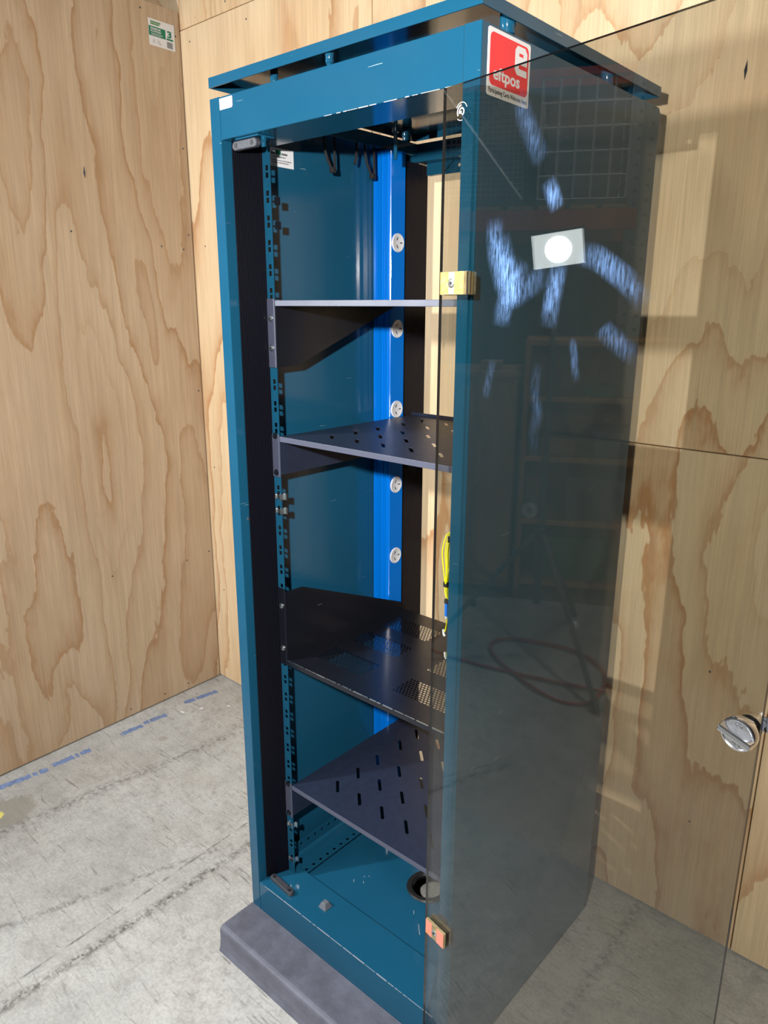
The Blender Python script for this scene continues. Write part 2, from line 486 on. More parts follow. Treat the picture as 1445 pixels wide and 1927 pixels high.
        if bevel:
            md = o.modifiers.new('bevel', 'BEVEL')
            md.width = bevel
            md.segments = seg
            md.limit_method = 'ANGLE'
            md.angle_limit = math.radians(40)
        return o

def tag(o, label=None, cat=None, group=None, kind=None):
    if label:
        o['label'] = label
    if cat:
        o['category'] = cat
    if group:
        o['group'] = group
    if kind:
        o['kind'] = kind
    return o

def thing(name, label, cat, loc=(0, 0, 0), rotz=0.0, group=None, local=False):
    o = bpy.data.objects.new(name, None)
    o.empty_display_size = 0.05
    COL.objects.link(o)
    o.location = loc
    o.rotation_euler = (0, 0, rotz)
    OFF[o.name] = (0, 0, 0) if local else tuple(loc)
    return tag(o, label, cat, group)

def copy_tree(o, parent=None, loc=None, label=None):
    c = o.copy()
    COL.objects.link(c)
    if parent:
        c.parent = parent
    if loc is not None:
        c.location = loc
    if label:
        c['label'] = label
    for ch in list(o.children):
        copy_tree(ch, c)
    return c

def text_mb(mb, body, size, fn, width=None, thick=0.0, mi=0, align='LEFT', bold=0.0):
    """lettering: text outline turned into mesh, mapped by fn(u, v)"""
    cu = bpy.data.curves.new('lettering', 'FONT')
    cu.body = body
    cu.size = size
    cu.offset = bold
    cu.resolution_u = 3
    o = bpy.data.objects.new('lettering', cu)
    COL.objects.link(o)
    dg = bpy.context.evaluated_depsgraph_get()
    me = bpy.data.meshes.new_from_object(o.evaluated_get(dg))
    xs = [v.co.x for v in me.vertices]
    x0, x1 = min(xs), max(xs)
    k = (width / (x1 - x0)) if width else 1.0
    vs = [fn((v.co.x - x0) * k, v.co.y) for v in me.vertices]
    mb.add(vs, [tuple(p.vertices) for p in me.polygons], mi)
    bpy.data.objects.remove(o, do_unlink=True)
    bpy.data.meshes.remove(me)
    bpy.data.curves.remove(cu)

def rrect(x0, x1, y0, y1, r, n=5):
    pts = []
    for cx, cy, a in ((x1 - r, y1 - r, 0), (x0 + r, y1 - r, 90), (x0 + r, y0 + r, 180), (x1 - r, y0 + r, 270)):
        for i in range(n + 1):
            t = math.radians(a + 90 * i / n)
            pts.append((cx + r * math.cos(t), cy + r * math.sin(t)))
    return pts

def circ(cx, cy, r, n=16):
    return [(cx + r * math.cos(2 * math.pi * i / n), cy + r * math.sin(2 * math.pi * i / n)) for i in range(n)]

XY = lambda z: (lambda u, v: (u, v, z))

# ================================================================== SETTING
mb = MB().box(-7, 6, -7, 3.0, -0.12, 0.0)
tag(mb.build('floor', 'concrete'), kind='structure')

# back wall: plywood sheets on dark framing
WX, WY, WA, LA = -1.1292, 0.7316, -0.010, 0.033
wall_back = MB().box(-1.7, 4.6, 0.020, 0.06, 0, 3.5).build('wall_back', 'dark')
wall_back.location = (WX, WY, 0)
wall_back.rotation_euler = (0, 0, WA)
tag(wall_back, kind='structure')
OFF[wall_back.name] = (0, 0, 0)
G_ = 0.0012
for (x0, x1, z0, z1) in ((-1.53, -0.33, 0.004, 2.382), (-0.33, 0.874, 0.004, 2.382), (0.874, 2.05, 0.004, 1.198), (0.874, 2.05, 1.198, 2.382),
                         (2.05, 3.25, 0.004, 2.382), (3.25, 4.45, 0.004, 2.382), (-1.0, 1.4, 2.382, 3.4), (1.4, 3.8, 2.382, 3.4)):
    MB().box(x0 + G_, x1 - G_, 0.0, 0.018, z0 + G_, z1 - G_).build('plywood_sheet', 'ply_back', wall_back, bevel=0.0012, seg=1)
for (x, z) in ((2.02, 1.225), (2.03, 1.172), (1.60, 1.222), (1.62, 1.172), (2.4, 1.225), (0.05, 2.34), (0.25, 2.41), (0.35, 2.34), (0.07, 1.7),
               (0.045, 0.9), (0.06, 0.4), (1.92, 0.30), (1.92, 0.70), (2.10, 0.35), (2.10, 0.62), (1.78, 2.12)):
    MB().cyl((x, -0.0006, z), (x, 0.0008, z), 0.0028, n=10).build('screw', 'steel_dark', wall_back)
for (x, z, w, h) in ((1.84, 1.93, 0.006, 0.034), (2.02, 1.95, 0.004, 0.022)):
    MB().prism([(x - w / 2, z), (x, z - h / 2), (x + w / 2, z), (x + w * 0.2, z + h / 2)], lambda a, b, c: (a, c, b), -0.0008, 0.001).build('knot_split', 'dark', wall_back)

# left wall: one tall darker sheet standing edge-on to the back wall
wall_left = MB().box(-0.018, 0.0, -1.215, -0.004, 0.004, 2.435).build('wall_left', 'ply_left', bevel=0.0015, seg=1)
wall_left.location = (WX, WY, 0)
wall_left.rotation_euler = (0, 0, LA)
tag(wall_left, kind='structure')
OFF[wall_left.name] = (0, 0, 0)
for (y, z) in ((-0.022, 2.36), (-0.15, 2.41), (-0.020, 2.02), (-0.020, 1.74), (-0.135, 1.695), (-0.46, 1.72), (-0.02, 1.19), (-0.02, 0.555), (-0.125, 0.545),
               (-0.44, 0.57), (-0.02, 0.06), (-0.16, 0.03), (-0.27, 0.03), (-0.42, 0.03), (-0.045, 1.69)):
    MB().cyl((-0.001, y, z), (0.0007, y, z), 0.0030, n=10).build('screw', 'steel_dark', wall_left)
MB().prism([(-0.40, 1.895), (-0.396, 1.88), (-0.393, 1.895), (-0.396, 1.915)], lambda a, b, c: (c, a, b), -0.001, 0.0008).build('knot_split', 'steel_dark', wall_left)

# plywood grade label on the left sheet
lab = thing('plywood_label', 'white and green plywood grade label stuck near the top corner of the left sheet', 'label', (WX, WY, 0), LA, local=True)
LY0, LZ0, LWd, LHt = -0.124, 2.313, 0.098, 0.077
PL = lambda t: (lambda u, v: (t, LY0 + u * LWd, LZ0 + v * LHt))
def prect(mb_, u0, u1, v0, v1, t, mi=0):
    f = PL(t)
    mb_.quad(u0, u1, v0, v1, f, mi)
mb = MB()
mb.prism([(0, 0), (1, 0), (1, 1), (0, 1)], lambda u, v, w: (w, LY0 + u * LWd, LZ0 + v * LHt), 0.0002, 0.0008)
paper = mb.build('paper', 'paper', lab)
mb = MB(); prect(mb, 0.0, 0.64, 0.36, 0.72, 0.0010)
mb.build('green_panel', 'green_print', paper)
mb = MB()
text_mb(mb, 'PREMIUM', 0.100, PL(0.0012), 0.38, bold=0.003)
for i in range(len(mb.v)):
    x, y, z = mb.v[i]; mb.v[i] = (x, y + 0.07 * LWd, z + 0.605 * LHt)
n0 = len(mb.v)
text_mb(mb, 'PLYWOOD', 0.100, PL(0.0012), 0.40, bold=0.003)
for i in range(n0, len(mb.v)):
    x, y, z = mb.v[i]; mb.v[i] = (x, y + 0.07 * LWd, z + 0.508 * LHt)
for k in range(3):
    prect(mb, 0.08, 0.56 - 0.05 * k, 0.455 - k * 0.03, 0.465 - k * 0.03, 0.0012)
mb.build('white_lettering', 'paper', paper)
mb = MB()
for r in range(2):
    u = 0.08
    for k in range(8 - r):
        w = 0.036 + 0.012 * ((k * 7 + r * 3) % 3) / 2
        prect(mb, u, u + w, 0.86 - r * 0.075, 0.92 - r * 0.075, 0.0010)
        u += w + 0.008
mb.build('green_wordmark', 'green2_print', paper)
mb = MB()
def dim_text(mb_, body, size, u0, v0, width, t, bold=0.0):
    n_ = len(mb_.v)
    text_mb(mb_, body, size, PL(t), width, bold=bold)
    for i in range(n_, len(mb_.v)):
        x, y, z = mb_.v[i]
        mb_.v[i] = (x, y + u0 * LWd, z + v0 * LHt)
dim_text(mb, '3', 0.34, 0.71, 0.47, 0.17, 0.0010, 0.014)
prect(mb, 0.67, 0.93, 0.70, 0.706, 0.0010); prect(mb, 0.67, 0.93, 0.36, 0.43, 0.0010)
mb.build('grade_number', 'green_print', paper)
mb = MB()
u = 0.68
for k in range(16):
    w = (0.006, 0.012, 0.004, 0.009)[k * 5 % 4]
    prect(mb, u, u + w, 0.06, 0.30, 0.0010)
    u += w + (0.006, 0.004, 0.009)[k % 3]
mb.build('barcode', 'ink', paper)
mb = MB()
for (u0, u1, v) in ((0.13, 0.22, 0.15), (0.13, 0.22, 0.12), (0.30, 0.36, 0.26), (0.30, 0.41, 0.20), (0.30, 0.42, 0.17), (0.30, 0.45, 0.12), (0.34, 0.48, 0.09)):
    prect(mb, u0, u1, v, v + 0.013, 0.0010)
for a, b in (((0.14, 0.20), (0.17, 0.30)), ((0.17, 0.30), (0.22, 0.20)), ((0.14, 0.20), (0.16, 0.20)), ((0.17, 0.22), (0.20, 0.22))):
    prect(mb, min(a[0], b[0]), max(a[0], b[0]), min(a[1], b[1]), min(a[1], b[1]) + 0.015, 0.0010)
mb.build('fine_print', 'grey_print', paper)

# hall cladding far behind the photographer and to the right
tag(MB().box(-7, 6, -7.1, -7, 0, 5).build('wall_front', 'hall'), kind='structure')
tag(MB().box(-7.1, -7, -7, 3, 0, 5).build('wall_hall_left', 'hall'), kind='structure')
tag(MB().box(6, 6.1, -7, 3, 0, 5).build('wall_right', 'hall'), kind='structure')

# ================================================================== CABINET
W, D, H = 0.60, 0.60, 1.861
PW, ZH, ZS = 0.029, 1.790, 0.146
cab = thing('server_cabinet', 'tall teal blue steel server rack cabinet with open smoked glass door', 'cabinet', (0.3, 0.3, 0))
for (xo, xi) in ((0.0, PW), (W, W - PW)):
    a, b = min(xo, xi), max(xo, xi)
    c_ = 0.0014
    MB().prism([(a + c_, 0.0), (b - c_, 0.0), (b - c_ * 0.3, c_ * 0.3), (b, c_), (b, 0.024), (a, 0.024), (a, c_), (a + c_ * 0.3, c_ * 0.3)], lambda u, v, w: (u, v, w), 0.012, H).build('front_post', 'teal', cab)
for (a, b) in ((0.0, 0.012), (0.588, 0.600)):
    # side panel with nipped rear top corner
    prof = [(0.024, 0.012), (0.598, 0.012), (0.598, H - 0.006), (0.592, H), (0.024, H)]
    o = MB().prism(prof, lambda u, v, w: (w, u, v), a, b).build('side_panel', 'teal', cab)
hd = MB().box(PW, W - PW, 0.0005, 0.10, ZH, H).build('header', 'teal', cab, bevel=0.0016)
sill = MB().box(PW, W - PW, 0.0005, 0.10, 0.012, ZS).build('sill', 'teal', cab, bevel=0.0016)
# chipped paint along header and sill edges
for (nm, z, side) in (('header', ZH, -1), ('sill', ZS, 1)):
    mb = MB()
    x = 0.05 if side > 0 else 0.30
    while x < 0.56:
        L = random.uniform(0.006, 0.04) if side > 0 or x > 0.28 else 0.004
        hgt = random.uniform(0.0004, 0.0013 if side > 0 else 0.0008)
        mb.box(x, min(x + L, 0.569), -0.0002, hgt, z - hgt, z + 0.0003 if side > 0 else z + hgt)
        x += L + (random.uniform(0.0004, 0.005) if side > 0 else random.uniform(0.001, 0.016))
    tag(mb.build('chipped_edge', 'grey_print', hd if nm == 'header' else sill), kind='stuff')
# rear frame
MB().box(0.012, 0.588, 0.545, 0.598, 1.822, H).build('rear_header', 'teal', cab, bevel=0.0012)
for (a, b) in ((0.012, 0.05), (0.55, 0.588)):
    MB().box(a, b, 0.10, 0.545, 1.835, H).build('top_rail', 'teal', cab, bevel=0.0012)
MB().box(0.012, 0.588, 0.56, 0.598, 0.012, 0.13).build('rear_sill', 'teal', cab, bevel=0.0012)
# perforated inner strip under the rear header, diagonal gusset
mb = MB()
for k in range(14):
    mb.ring(0.055 + k * 0.035, 0.09 + k * 0.035, 1.796, 1.835, circ(0.0725 + k * 0.035, 1.812, 0.004, 8), lambda u, v: (u, 0.585, v))
mb.build('rear_perforated_strip', 'teal', cab, solid=0.0015)
MB().prism([(0.055, 1.796), (0.10, 1.796), (0.145, 1.835), (0.055, 1.835)], lambda u, v, w: (u, w, v), 0.575, 0.579).build('gusset', 'teal', cab)
mb = MB().cyl((0.20, 0.583, 1.815), (0.20, 0.576, 1.815), 0.008, n=12)
mb.build('screw', 'zinc', cab, smooth=True)

# ribbed panels on the inner jambs
def ribbed(p0, p1, z0, z1, n=17, depth=0.0028):
    p0, p1 = Vector(p0), Vector(p1)
    d = p1 - p0
    nrm = Vector((d.y, -d.x)).normalized()
    pts = []
    for i in range(n):
        a, b, c_ = i / n, (i + 0.55) / n, (i + 0.62) / n
        pts += [p0 + d * a + nrm * depth, p0 + d * b + nrm * depth, p0 + d * c_ + nrm * 0, p0 + d * ((i + 0.93) / n)]
    back = [p1 - nrm * 0.004, p0 - nrm * 0.004]
    poly = [(p.x, p.y) for p in pts + back]
    return MB().prism(poly, lambda u, v, w: (u, v, w), z0, z1)
ribbed((0.030, 0.0225), (0.0515, 0.078), ZS + 0.001, ZH - 0.001).build('ribbed_side_panel', 'rib', cab)
ribbed((0.5485, 0.078), (0.570, 0.0225), ZS + 0.001, ZH - 0.001).build('ribbed_side_panel', 'rib', cab)
ribbed((0.0512, 0.50), (0.040, 0.596), 0.13, 1.82, 20).build('ribbed_rear_panel', 'rib', cab)
# mounting rails with paired square holes
def rail(sign):
    mb = MB()
    fx = (lambda x: x) if sign > 0 else (lambda x: 0.6 - x)
    f = lambda u, v: (fx(u), 0.076, v)
    z, zt = 0.150, 1.786
    centres = []
    zz = 1.749
    while zz > 0.17:
        centres += [zz, zz - 0.0127]
        zz -= 0.04445
    prev = zt
    for c in centres:
        lo, hi = c - 0.0060, c + 0.0060
        if prev - hi > 1e-5:
            mb.quad(0.052, 0.074, hi, prev, f)
        s_ = 0.0046
        mb.ring(0.052, 0.074, lo, hi, [(0.0645 + s_, c + s_), (0.0645 - s_, c + s_), (0.0645 - s_, c - s_), (0.0645 + s_, c - s_)], f)
        prev = lo
    mb.quad(0.052, 0.074, z, prev, f)
    f3 = lambda u, v: (fx(u), 0.0835, v)
    mb.quad(0.014, 0.050, z, zt, f3)
    return mb.build('mounting_rail', 'teal', cab, solid=0.0018)
railL, railR = rail(1), rail(-1)
for z in (1.107, 1.076, 0.287, 0.187):
    mb = MB().box(0.060, 0.0735, 0.0725, 0.0755, z - 0.0045, z + 0.0045)
    mb.box(0.058, 0.061, 0.070, 0.0755, z - 0.006, z + 0.006)
    mb.box(0.0735, 0.0755, 0.071, 0.084, z - 0.007, z + 0.007)
    mb.box(0.0745, 0.080, 0.082, 0.086, z - 0.0075, z + 0.0075)
    mb.build('cage_nut', 'zinc', cab, bevel=0.0006)
for z in (1.691, 1.647):
    MB().box(0.0735, 0.080, 0.084, 0.094, z - 0.007, z + 0.007).build('cage_nut', 'black', cab, bevel=0.0006)
mb = MB().cyl((0.0288, 0.0205, 1.063), (0.0320, 0.0205, 1.063), 0.0042, 0.0032, n=14)
mb.build('screw', 'zinc', cab, smooth=True)

# base pan with cable entry hole and grommet
GX, GY, GR = 0.337, 0.272, 0.046
mb = MB()
f = XY(0.130)
mb.quad(0.086, 0.586, 0.100, GY - 0.07, f); mb.quad(0.086, 0.586, GY + 0.07, 0.560, f)
mb.quad(0.086, GX - 0.07, GY - 0.07, GY + 0.07, f); mb.quad(GX + 0.07, 0.586, GY - 0.07, GY + 0.07, f)
mb.ring(GX - 0.07, GX + 0.07, GY - 0.07, GY + 0.07, circ(GX, GY, GR, 40), f)
mb.build('base_pan', 'teal', cab, solid=0.002)
mb = MB()
prof = [(-0.004, GR - 0.003), (0.004, GR + 0.006), (0.008, GR + 0.003), (0.008, GR - 0.006), (0.003, GR - 0.010), (-0.006, GR - 0.008)]
n = 40
vs = []
for h, r in prof:
    vs += [(GX + r * math.cos(2 * math.pi * i / n), GY + r * math.sin(2 * math.pi * i / n), 0.130 + h) for i in range(n)]
fs = []
for k in range(len(prof)):
    k2 = (k + 1) % len(prof)
    fs += [(k * n + i, k * n + (i + 1) % n, k2 * n + (i + 1) % n, k2 * n + i) for i in range(n)]
mb.add(vs, fs)
mb.build('grommet', 'rubber_black', cab, smooth=True, angle=50)
# perforated base rails on the left
for (nm, fn, a0, a1) in (('base_rail', lambda u, v: (v, u, 0.1325), 0.054, 0.084), ('base_rail', lambda u, v: (0.028, u, v), 0.150, 0.182)):
    mb = MB()
    for k in range(18):
        y0 = 0.103 + k * 0.0245
        mb.ring(y0, y0 + 0.0245, a0, a1, circ(y0 + 0.0122, (a0 + a1) / 2 + 0.004, 0.0042, 8), fn)
    mb.build(nm, 'teal', cab, solid=0.0015)
mb = MB().prism([(0.028, 0.150), (0.034, 0.144), (0.040, 0.144), (0.044, 0.1325), (0.054, 0.1325), (0.054, 0.130), (0.028, 0.130)], lambda u, v, w: (u, w, v), 0.103, 0.544)
mb.build('base_channel', 'teal', cab)
# thin chipped scratches on the pan
mb = MB()
for (x, y, L, a) in ((0.187, 0.168, 0.010, -0.9), (0.208, 0.180, 0.008, -0.8), (0.197, 0.195, 0.006, 2.4), (0.205, 0.204, 0.004, 0.3), (0.40, 0.16, 0.03, -0.8), (0.36, 0.19, 0.012, -0.9)):
    dx, dy = L / 2 * math.cos(a), L / 2 * math.sin(a)
    px_, py_ = -math.sin(a) * 0.0006, math.cos(a) * 0.0006
    mb.add([(x - dx - px_, y - dy - py_, 0.1312), (x + dx - px_, y + dy - py_, 0.1312), (x + dx + px_, y + dy + py_, 0.1312), (x - dx + px_, y - dy + py_, 0.1312)], [(0, 1, 2, 3)])
tag(mb.build('paint_scratches', 'grey_print', cab), kind='stuff')

# pivot bars of the unused door side (header and sill) and rubber buffer
def pivot_bar(z, s):
    mb = MB()
    poly = rrect(0.047, 0.117, z - 0.008, z + 0.008, 0.0078, 5)
    mb.prism(poly, lambda u, v, w: (u, w, v), 0.010, 0.021)
    p = mb.build('pivot_bar', 'lever', cab, bevel=0.002)
    for x in (0.058, 0.103):
        MB().cyl((x, 0.0115, z), (x, 0.0094, z), 0.0044, n=12).build('bolt_hole', 'dark', p)
    mb = MB().prism([(0.060, 0.0), (0.124, 0.0), (0.124, 0.0025), (0.060, 0.0025)], lambda u, v, w: (u, w, z + s * (0.0085 + v)), 0.008, 0.045)
    mb.prism([(0.116, 0.0), (0.124, 0.0), (0.124, 0.016), (0.116, 0.016)], lambda u, v, w: (u, w, z + s * (0.0085 - v)), 0.0215, 0.026)
    mb.build('pivot_plate', 'teal', p)
    return p
pivot_bar(ZH - 0.0115, 1)
mb = MB()
poly = [(0.083 + (u - 0.083) * 0.995 + (v - 0.026) * 0.08, 0.027 - (u - 0.083) * 0.08 + (v - 0.026) * 0.995) for u, v in rrect(0.041, 0.125, 0.018, 0.034, 0.0078, 5)]
mb.prism(poly, lambda u, v, w: (u, v, w), ZS, ZS + 0.011)
p = mb.build('pivot_bar', 'lever', cab, bevel=0.003)
for x in (0.053, 0.113):
    MB().cyl((x, 0.027 - (x - 0.083) * 0.08, ZS + 0.0105), (x, 0.027 - (x - 0.083) * 0.08, ZS + 0.0114), 0.0045, n=12).build('bolt_hole', 'dark', p)
mb = MB()
bx, by, hz = 0.204, 0.054, ZS
mb.add([(bx - .012, by - .012, hz), (bx + .012, by - .012, hz), (bx + .012, by + .012, hz), (bx - .012, by + .012, hz),
        (bx - .006, by - .006, hz + .014), (bx + .006, by - .006, hz + .014), (bx + .006, by + .006, hz + .014), (bx - .006, by + .006, hz + .014)],
       [(3, 2, 1, 0), (4, 5, 6, 7), (0, 1, 5, 4), (1, 2, 6, 5), (2, 3, 7, 6), (3, 0, 4, 7)])
mb.build('rubber_buffer', 'buffer', cab, bevel=0.001)

# raised top cover on standoffs
mb = MB()
Z0, Z1 = 1.8795, 1.8965
t = 0.002
mb.box(0.0, 0.6, 0.0, 0.594, Z1 - t, Z1)
mb.box(0.0, 0.6, 0.0, t, Z0, Z1 - t); mb.box(0.0, 0.6, 0.592, 0.594, Z0, Z1 - t)
mb.box(0.0, t, t, 0.592, Z0, Z1 - t); mb.box(0.598, 0.6, t, 0.592, Z0, Z1 - t)
cover = mb.build('top_cover', 'teal', cab)
for (x, y) in ((0.581, 0.090), (0.300, 0.014), (0.130, 0.045), (0.150, 0.350), (0.575, 0.42), (0.03, 0.53)):
    zb = H if not (x == 0.150) else 1.79
    prof = [(0.0, 0.0070), (0.006, 0.0074), (0.0075, 0.0105), (0.0125, 0.0112), (0.0130, 0.0095), (0.0185, 0.0115)]
    if x == 0.150:
        prof = [(0.0, 0.004), (0.05, 0.004), (0.052, 0.007), (0.060, 0.007), (0.062, 0.004), (Z0 + 0.012 - zb, 0.004)]
    if x in (0.300, 0.130):
        prof = [(h_, r_ * 0.62) for h_, r_ in prof]
    MB().lathe((x, y, zb), (0, 0, 1), prof if x == 0.150 else prof + [(Z0 + 0.014 - zb, prof[-1][1])], 18).build('standoff', 'teal', cab, smooth=True)

# small white tag on the header, document label inside, side sticker
mb = MB().prism([(0.0305, 1.8388), (0.064, 1.8388), (0.067, 1.8415), (0.067, 1.8575), (0.0305, 1.8575)], lambda u, v, w: (u, w, v), -0.0010, 0.0004)
wt = mb.build('header_tag', 'white', cab, bevel=0.0004)
mb = MB()
for k in range(2):
    mb.quad(0.0445 + k * 0.005, 0.0485 + k * 0.005, 1.8468, 1.8492, lambda u, v: (u, -0.00125, v))
mb.build('faded_print', 'grey_print', wt)
mb = MB().prism([(0.126, 1.766), (0.191, 1.766), (0.191, 1.8005), (0.126, 1.8005)], lambda u, v, w: (w, u, v), 0.0121, 0.0129)
dl = mb.build('document_label', 'paper', cab)
fq = lambda u, v: (0.0132, u, v)
mb = MB().quad(0.143, 0.157, 1.7885, 1.7965, fq)
mb.build('green_mark', 'green_print', dl)
mb = MB()
for (u0, u1, v) in ((0.132, 0.142, 1.7885), (0.159, 0.174, 1.7885)):
    u = u0
    while u < u1 - 0.001:
        mb.quad(u, u + 0.0024, v - 0.0002, v + 0.0036, fq); u += 0.0031
for (u0, u1, v) in ((0.137, 0.170, 1.7840), (0.134, 0.184, 1.7775), (0.134, 0.178, 1.7735)):
    u = u0
    while u < u1:
        w = random.uniform(0.0015, 0.006)
        mb.quad(u, min(u + w, u1), v - 0.0005, v + 0.0009, fq); u += w + 0.0009
mb.build('fine_print', 'ink', dl)

# card acceptance sticker on the right side panel
SY0, SY1, SZ0, SZ1 = 0.0145, 0.1225, 1.7755, 1.8580
sx = lambda u, v, w: (w, u, v)
st = MB().prism(rrect(SY0, SY1, SZ0, SZ1, 0.004), sx, 0.6002, 0.6008).build('card_sticker', 'paper', cab)
MB().prism(rrect(0.0195, 0.1175, 1.7890, 1.8530, 0.008), sx, 0.6008, 0.6010).build('red_square', 'red_print', st)
T = lambda u, v: (0.6012, u, v)
ex0, ex1, ez0, ez1 = 0.0815, 0.1135, 1.8135, 1.8500
mb = MB()
s_ = 0.0105
def ebox(a, b, c, d):
    mb.quad(a, b, c, d, T)
ch = 0.006
mb.add([T(*p) for p in [(ex0, ez0 + ch), (ex0 + ch, ez0), (ex0 + s_, ez0), (ex0 + s_, ez1), (ex0 + ch, ez1), (ex0, ez1 - ch)]], [(0, 1, 2, 3, 4, 5)])
mb.add([T(*p) for p in [(ex1 - s_, ez1), (ex1 - s_, 1.8275), (ex1, 1.8275), (ex1, ez1 - ch), (ex1 - ch, ez1)]], [(0, 1, 2, 3, 4)])
ebox(ex0 + s_, ex1 - s_, ez1 - 0.0085, ez1)
ebox(ex0 + s_, ex1 - s_, 1.8275, 1.8375)
ebox(ex0 + s_, ex1, ez0, ez0 + 0.0085)
mb.build('large_letter', 'paper', st)
def side_text(mb_, body, size, y, z, width, bold=0.0):
    text_mb(mb_, body, size, lambda u, v: (0.6012, y + u, z + v), width, bold=bold)
mb = MB(); side_text(mb, 'eftpos', 0.0215, 0.0285, 1.7975, 0.068, 0.0006)
mb.build('word_lettering', 'paper', st)
mb = MB(); side_text(mb, 'Participating Cards Welcome Here', 0.0085, 0.0185, 1.7800, 0.0985, 0.0001)
mb.build('caption_lettering', 'ink', st)

# ------------------------------------------------------------------ the open glass door
GA, GW, GZ0, GZ1 = -0.1905, 0.5256, 0.157, 1.7794
GXh, GYh = 0.5631, -0.0315
gt = 0.0055
mb = MB().box(0, GW, 0, gt, GZ0, GZ1)
mb.mi = [1, 1, 0, 1, 0, 1]
door = mb.build('door', ['glass', 'glass_edge'], None)
door.parent = cab
door.location = (GXh - 0.3, GYh - 0.3, 0)
door.rotation_euler = (0, 0, GA)
OFF[door.name] = (0, 0, 0)
door['label'] = 'smoked glass door swung wide open'
for (zc, pm) in ((1.5285, 'yellow_paint'), (0.4055, 'pink_paint')):
    for (y0, y1) in ((-0.0065, -0.0008), (gt + 0.0008, gt + 0.0068)):
        pl = MB().box(0.009, 0.057, y0, y1, zc - 0.0155, zc + 0.0155).build('hinge_plate', 'bronze', door, bevel=0.0006)
        if y0 < 0:
            for (x0, x1) in ((0.0095, 0.0255), (0.0385, 0.0565)):
                MB().box(x0, x1, y0 - 0.0004, y0 + 0.001, zc - 0.0150, zc + 0.0150).build('paint_patch', pm, door)
            MB().lathe((0.032, y0 + 0.001, zc), (0, -1, 0), [(0, 0.0066), (0.0016, 0.0064), (0.0022, 0.0054)], 20).build('screw_head', 'zinc', door, smooth=True)
            MB().cyl((0.032, y0 - 0.0011, zc), (0.032, y0 - 0.0016, zc), 0.0026, n=6).build('hex_socket', 'dark', door)
    for (y0, y1) in ((-0.0008, 0.0), (gt, gt + 0.0008)):
        MB().box(0.0085, 0.0580, y0, y1, zc - 0.016, zc + 0.016).build('gasket', 'rubber_black', door)
    MB().box(0.012, 0.030, gt + 0.0068, gt + 0.021, zc - 0.010, zc + 0.010).build('hinge_arm', 'steel_dark', door, bevel=0.001)
# turn latch
kx, kz = 0.512, 1.060
mb = MB().lathe((kx, 0.0, kz), (0, -1, 0), [(0.0, 0.0125), (0.003, 0.0125), (0.0035, 0.010), (0.008, 0.010), (0.0085, 0.0165), (0.010, 0.0185), (0.018, 0.0190), (0.0205, 0.0180), (0.0207, 0.0165), (0.0200, 0.0155)], 40)
mb.lathe((kx, gt, kz), (0, 1, 0), [(0, 0.014), (0.004, 0.014), (0.005, 0.010), (0.022, 0.010)], 30)
kb = mb.build('turn_latch', 'chrome', door, smooth=True, angle=30)
a = math.radians(-14)
c_, s__ = math.cos(a), math.sin(a)
mb = MB()
bar = [(-0.0195, -0.0055), (0.0195, -0.0055), (0.0195, 0.0055), (-0.0195, 0.0055)]
top = [(-0.0185, -0.0035), (0.0185, -0.0035), (0.0185, 0.0035), (-0.0185, 0.0035)]
rot = lambda p, y: (kx + p[0] * c_ - p[1] * s__, y, kz + p[0] * s__ + p[1] * c_)
mb.add([rot(p, -0.0195) for p in bar] + [rot(p, -0.0290) for p in top], [(0, 1, 2, 3), (7, 6, 5, 4), (0, 4, 5, 1), (1, 5, 6, 2), (2, 6, 7, 3), (3, 7, 4, 0)])
mb.build('latch_grip', 'chrome', door, bevel=0.0012)
MB().box(kx - 0.006, kx + 0.030, gt + 0.018, gt + 0.021, kz - 0.008, kz + 0.008).build('latch_tongue', 'steel_dark', door)
mb = MB()
for dz in (0.0105, -0.0115):
    for k in range(2):
        mb.box(kx - 0.0042 + k * 0.0048, kx - 0.0006 + k * 0.0048, -0.0214, -0.0200, kz + dz - 0.0022, kz + dz + 0.0022)
tag(mb.build('stamped_marks', 'chrome', door, bevel=0.0008), kind='stuff')
# small white emblem: nested curls between two ring fragments
ec = (0.0365, 1.7452)
def arc_strip(mb_, cx, cz, r, w, a0, a1, n=14, kx_=1.0):
    for i in range(n):
        t0 = math.radians(a0 + (a1 - a0) * i / n)
        t1 = math.radians(a0 + (a1 - a0) * (i + 1) / n)
        P = []
        for t_, rr in ((t0, r), (t1, r), (t1, r + w), (t0, r + w)):
            P.append((cx + kx_ * rr * math.cos(t_), -0.0006, cz + rr * math.sin(t_)))
        mb_.add(P, [(0, 1, 2, 3)])
mb = MB()
arc_strip(mb, ec[0], ec[1], 0.0068, 0.0017, 95, 215)
arc_strip(mb, ec[0] + 0.0004, ec[1] - 0.0004, 0.0034, 0.0018, -70, 205)
arc_strip(mb, ec[0] - 0.0003, ec[1] - 0.0012, 0.0005, 0.0013, 60, 330)
for (a0, a1) in ((20, 60), (62, 80), (84, 150), (228, 262), (268, 282)):
    arc_strip(mb, ec[0], ec[1], 0.0104, 0.0008, a0, a1)
mb.build('white_emblem', 'paper', door)
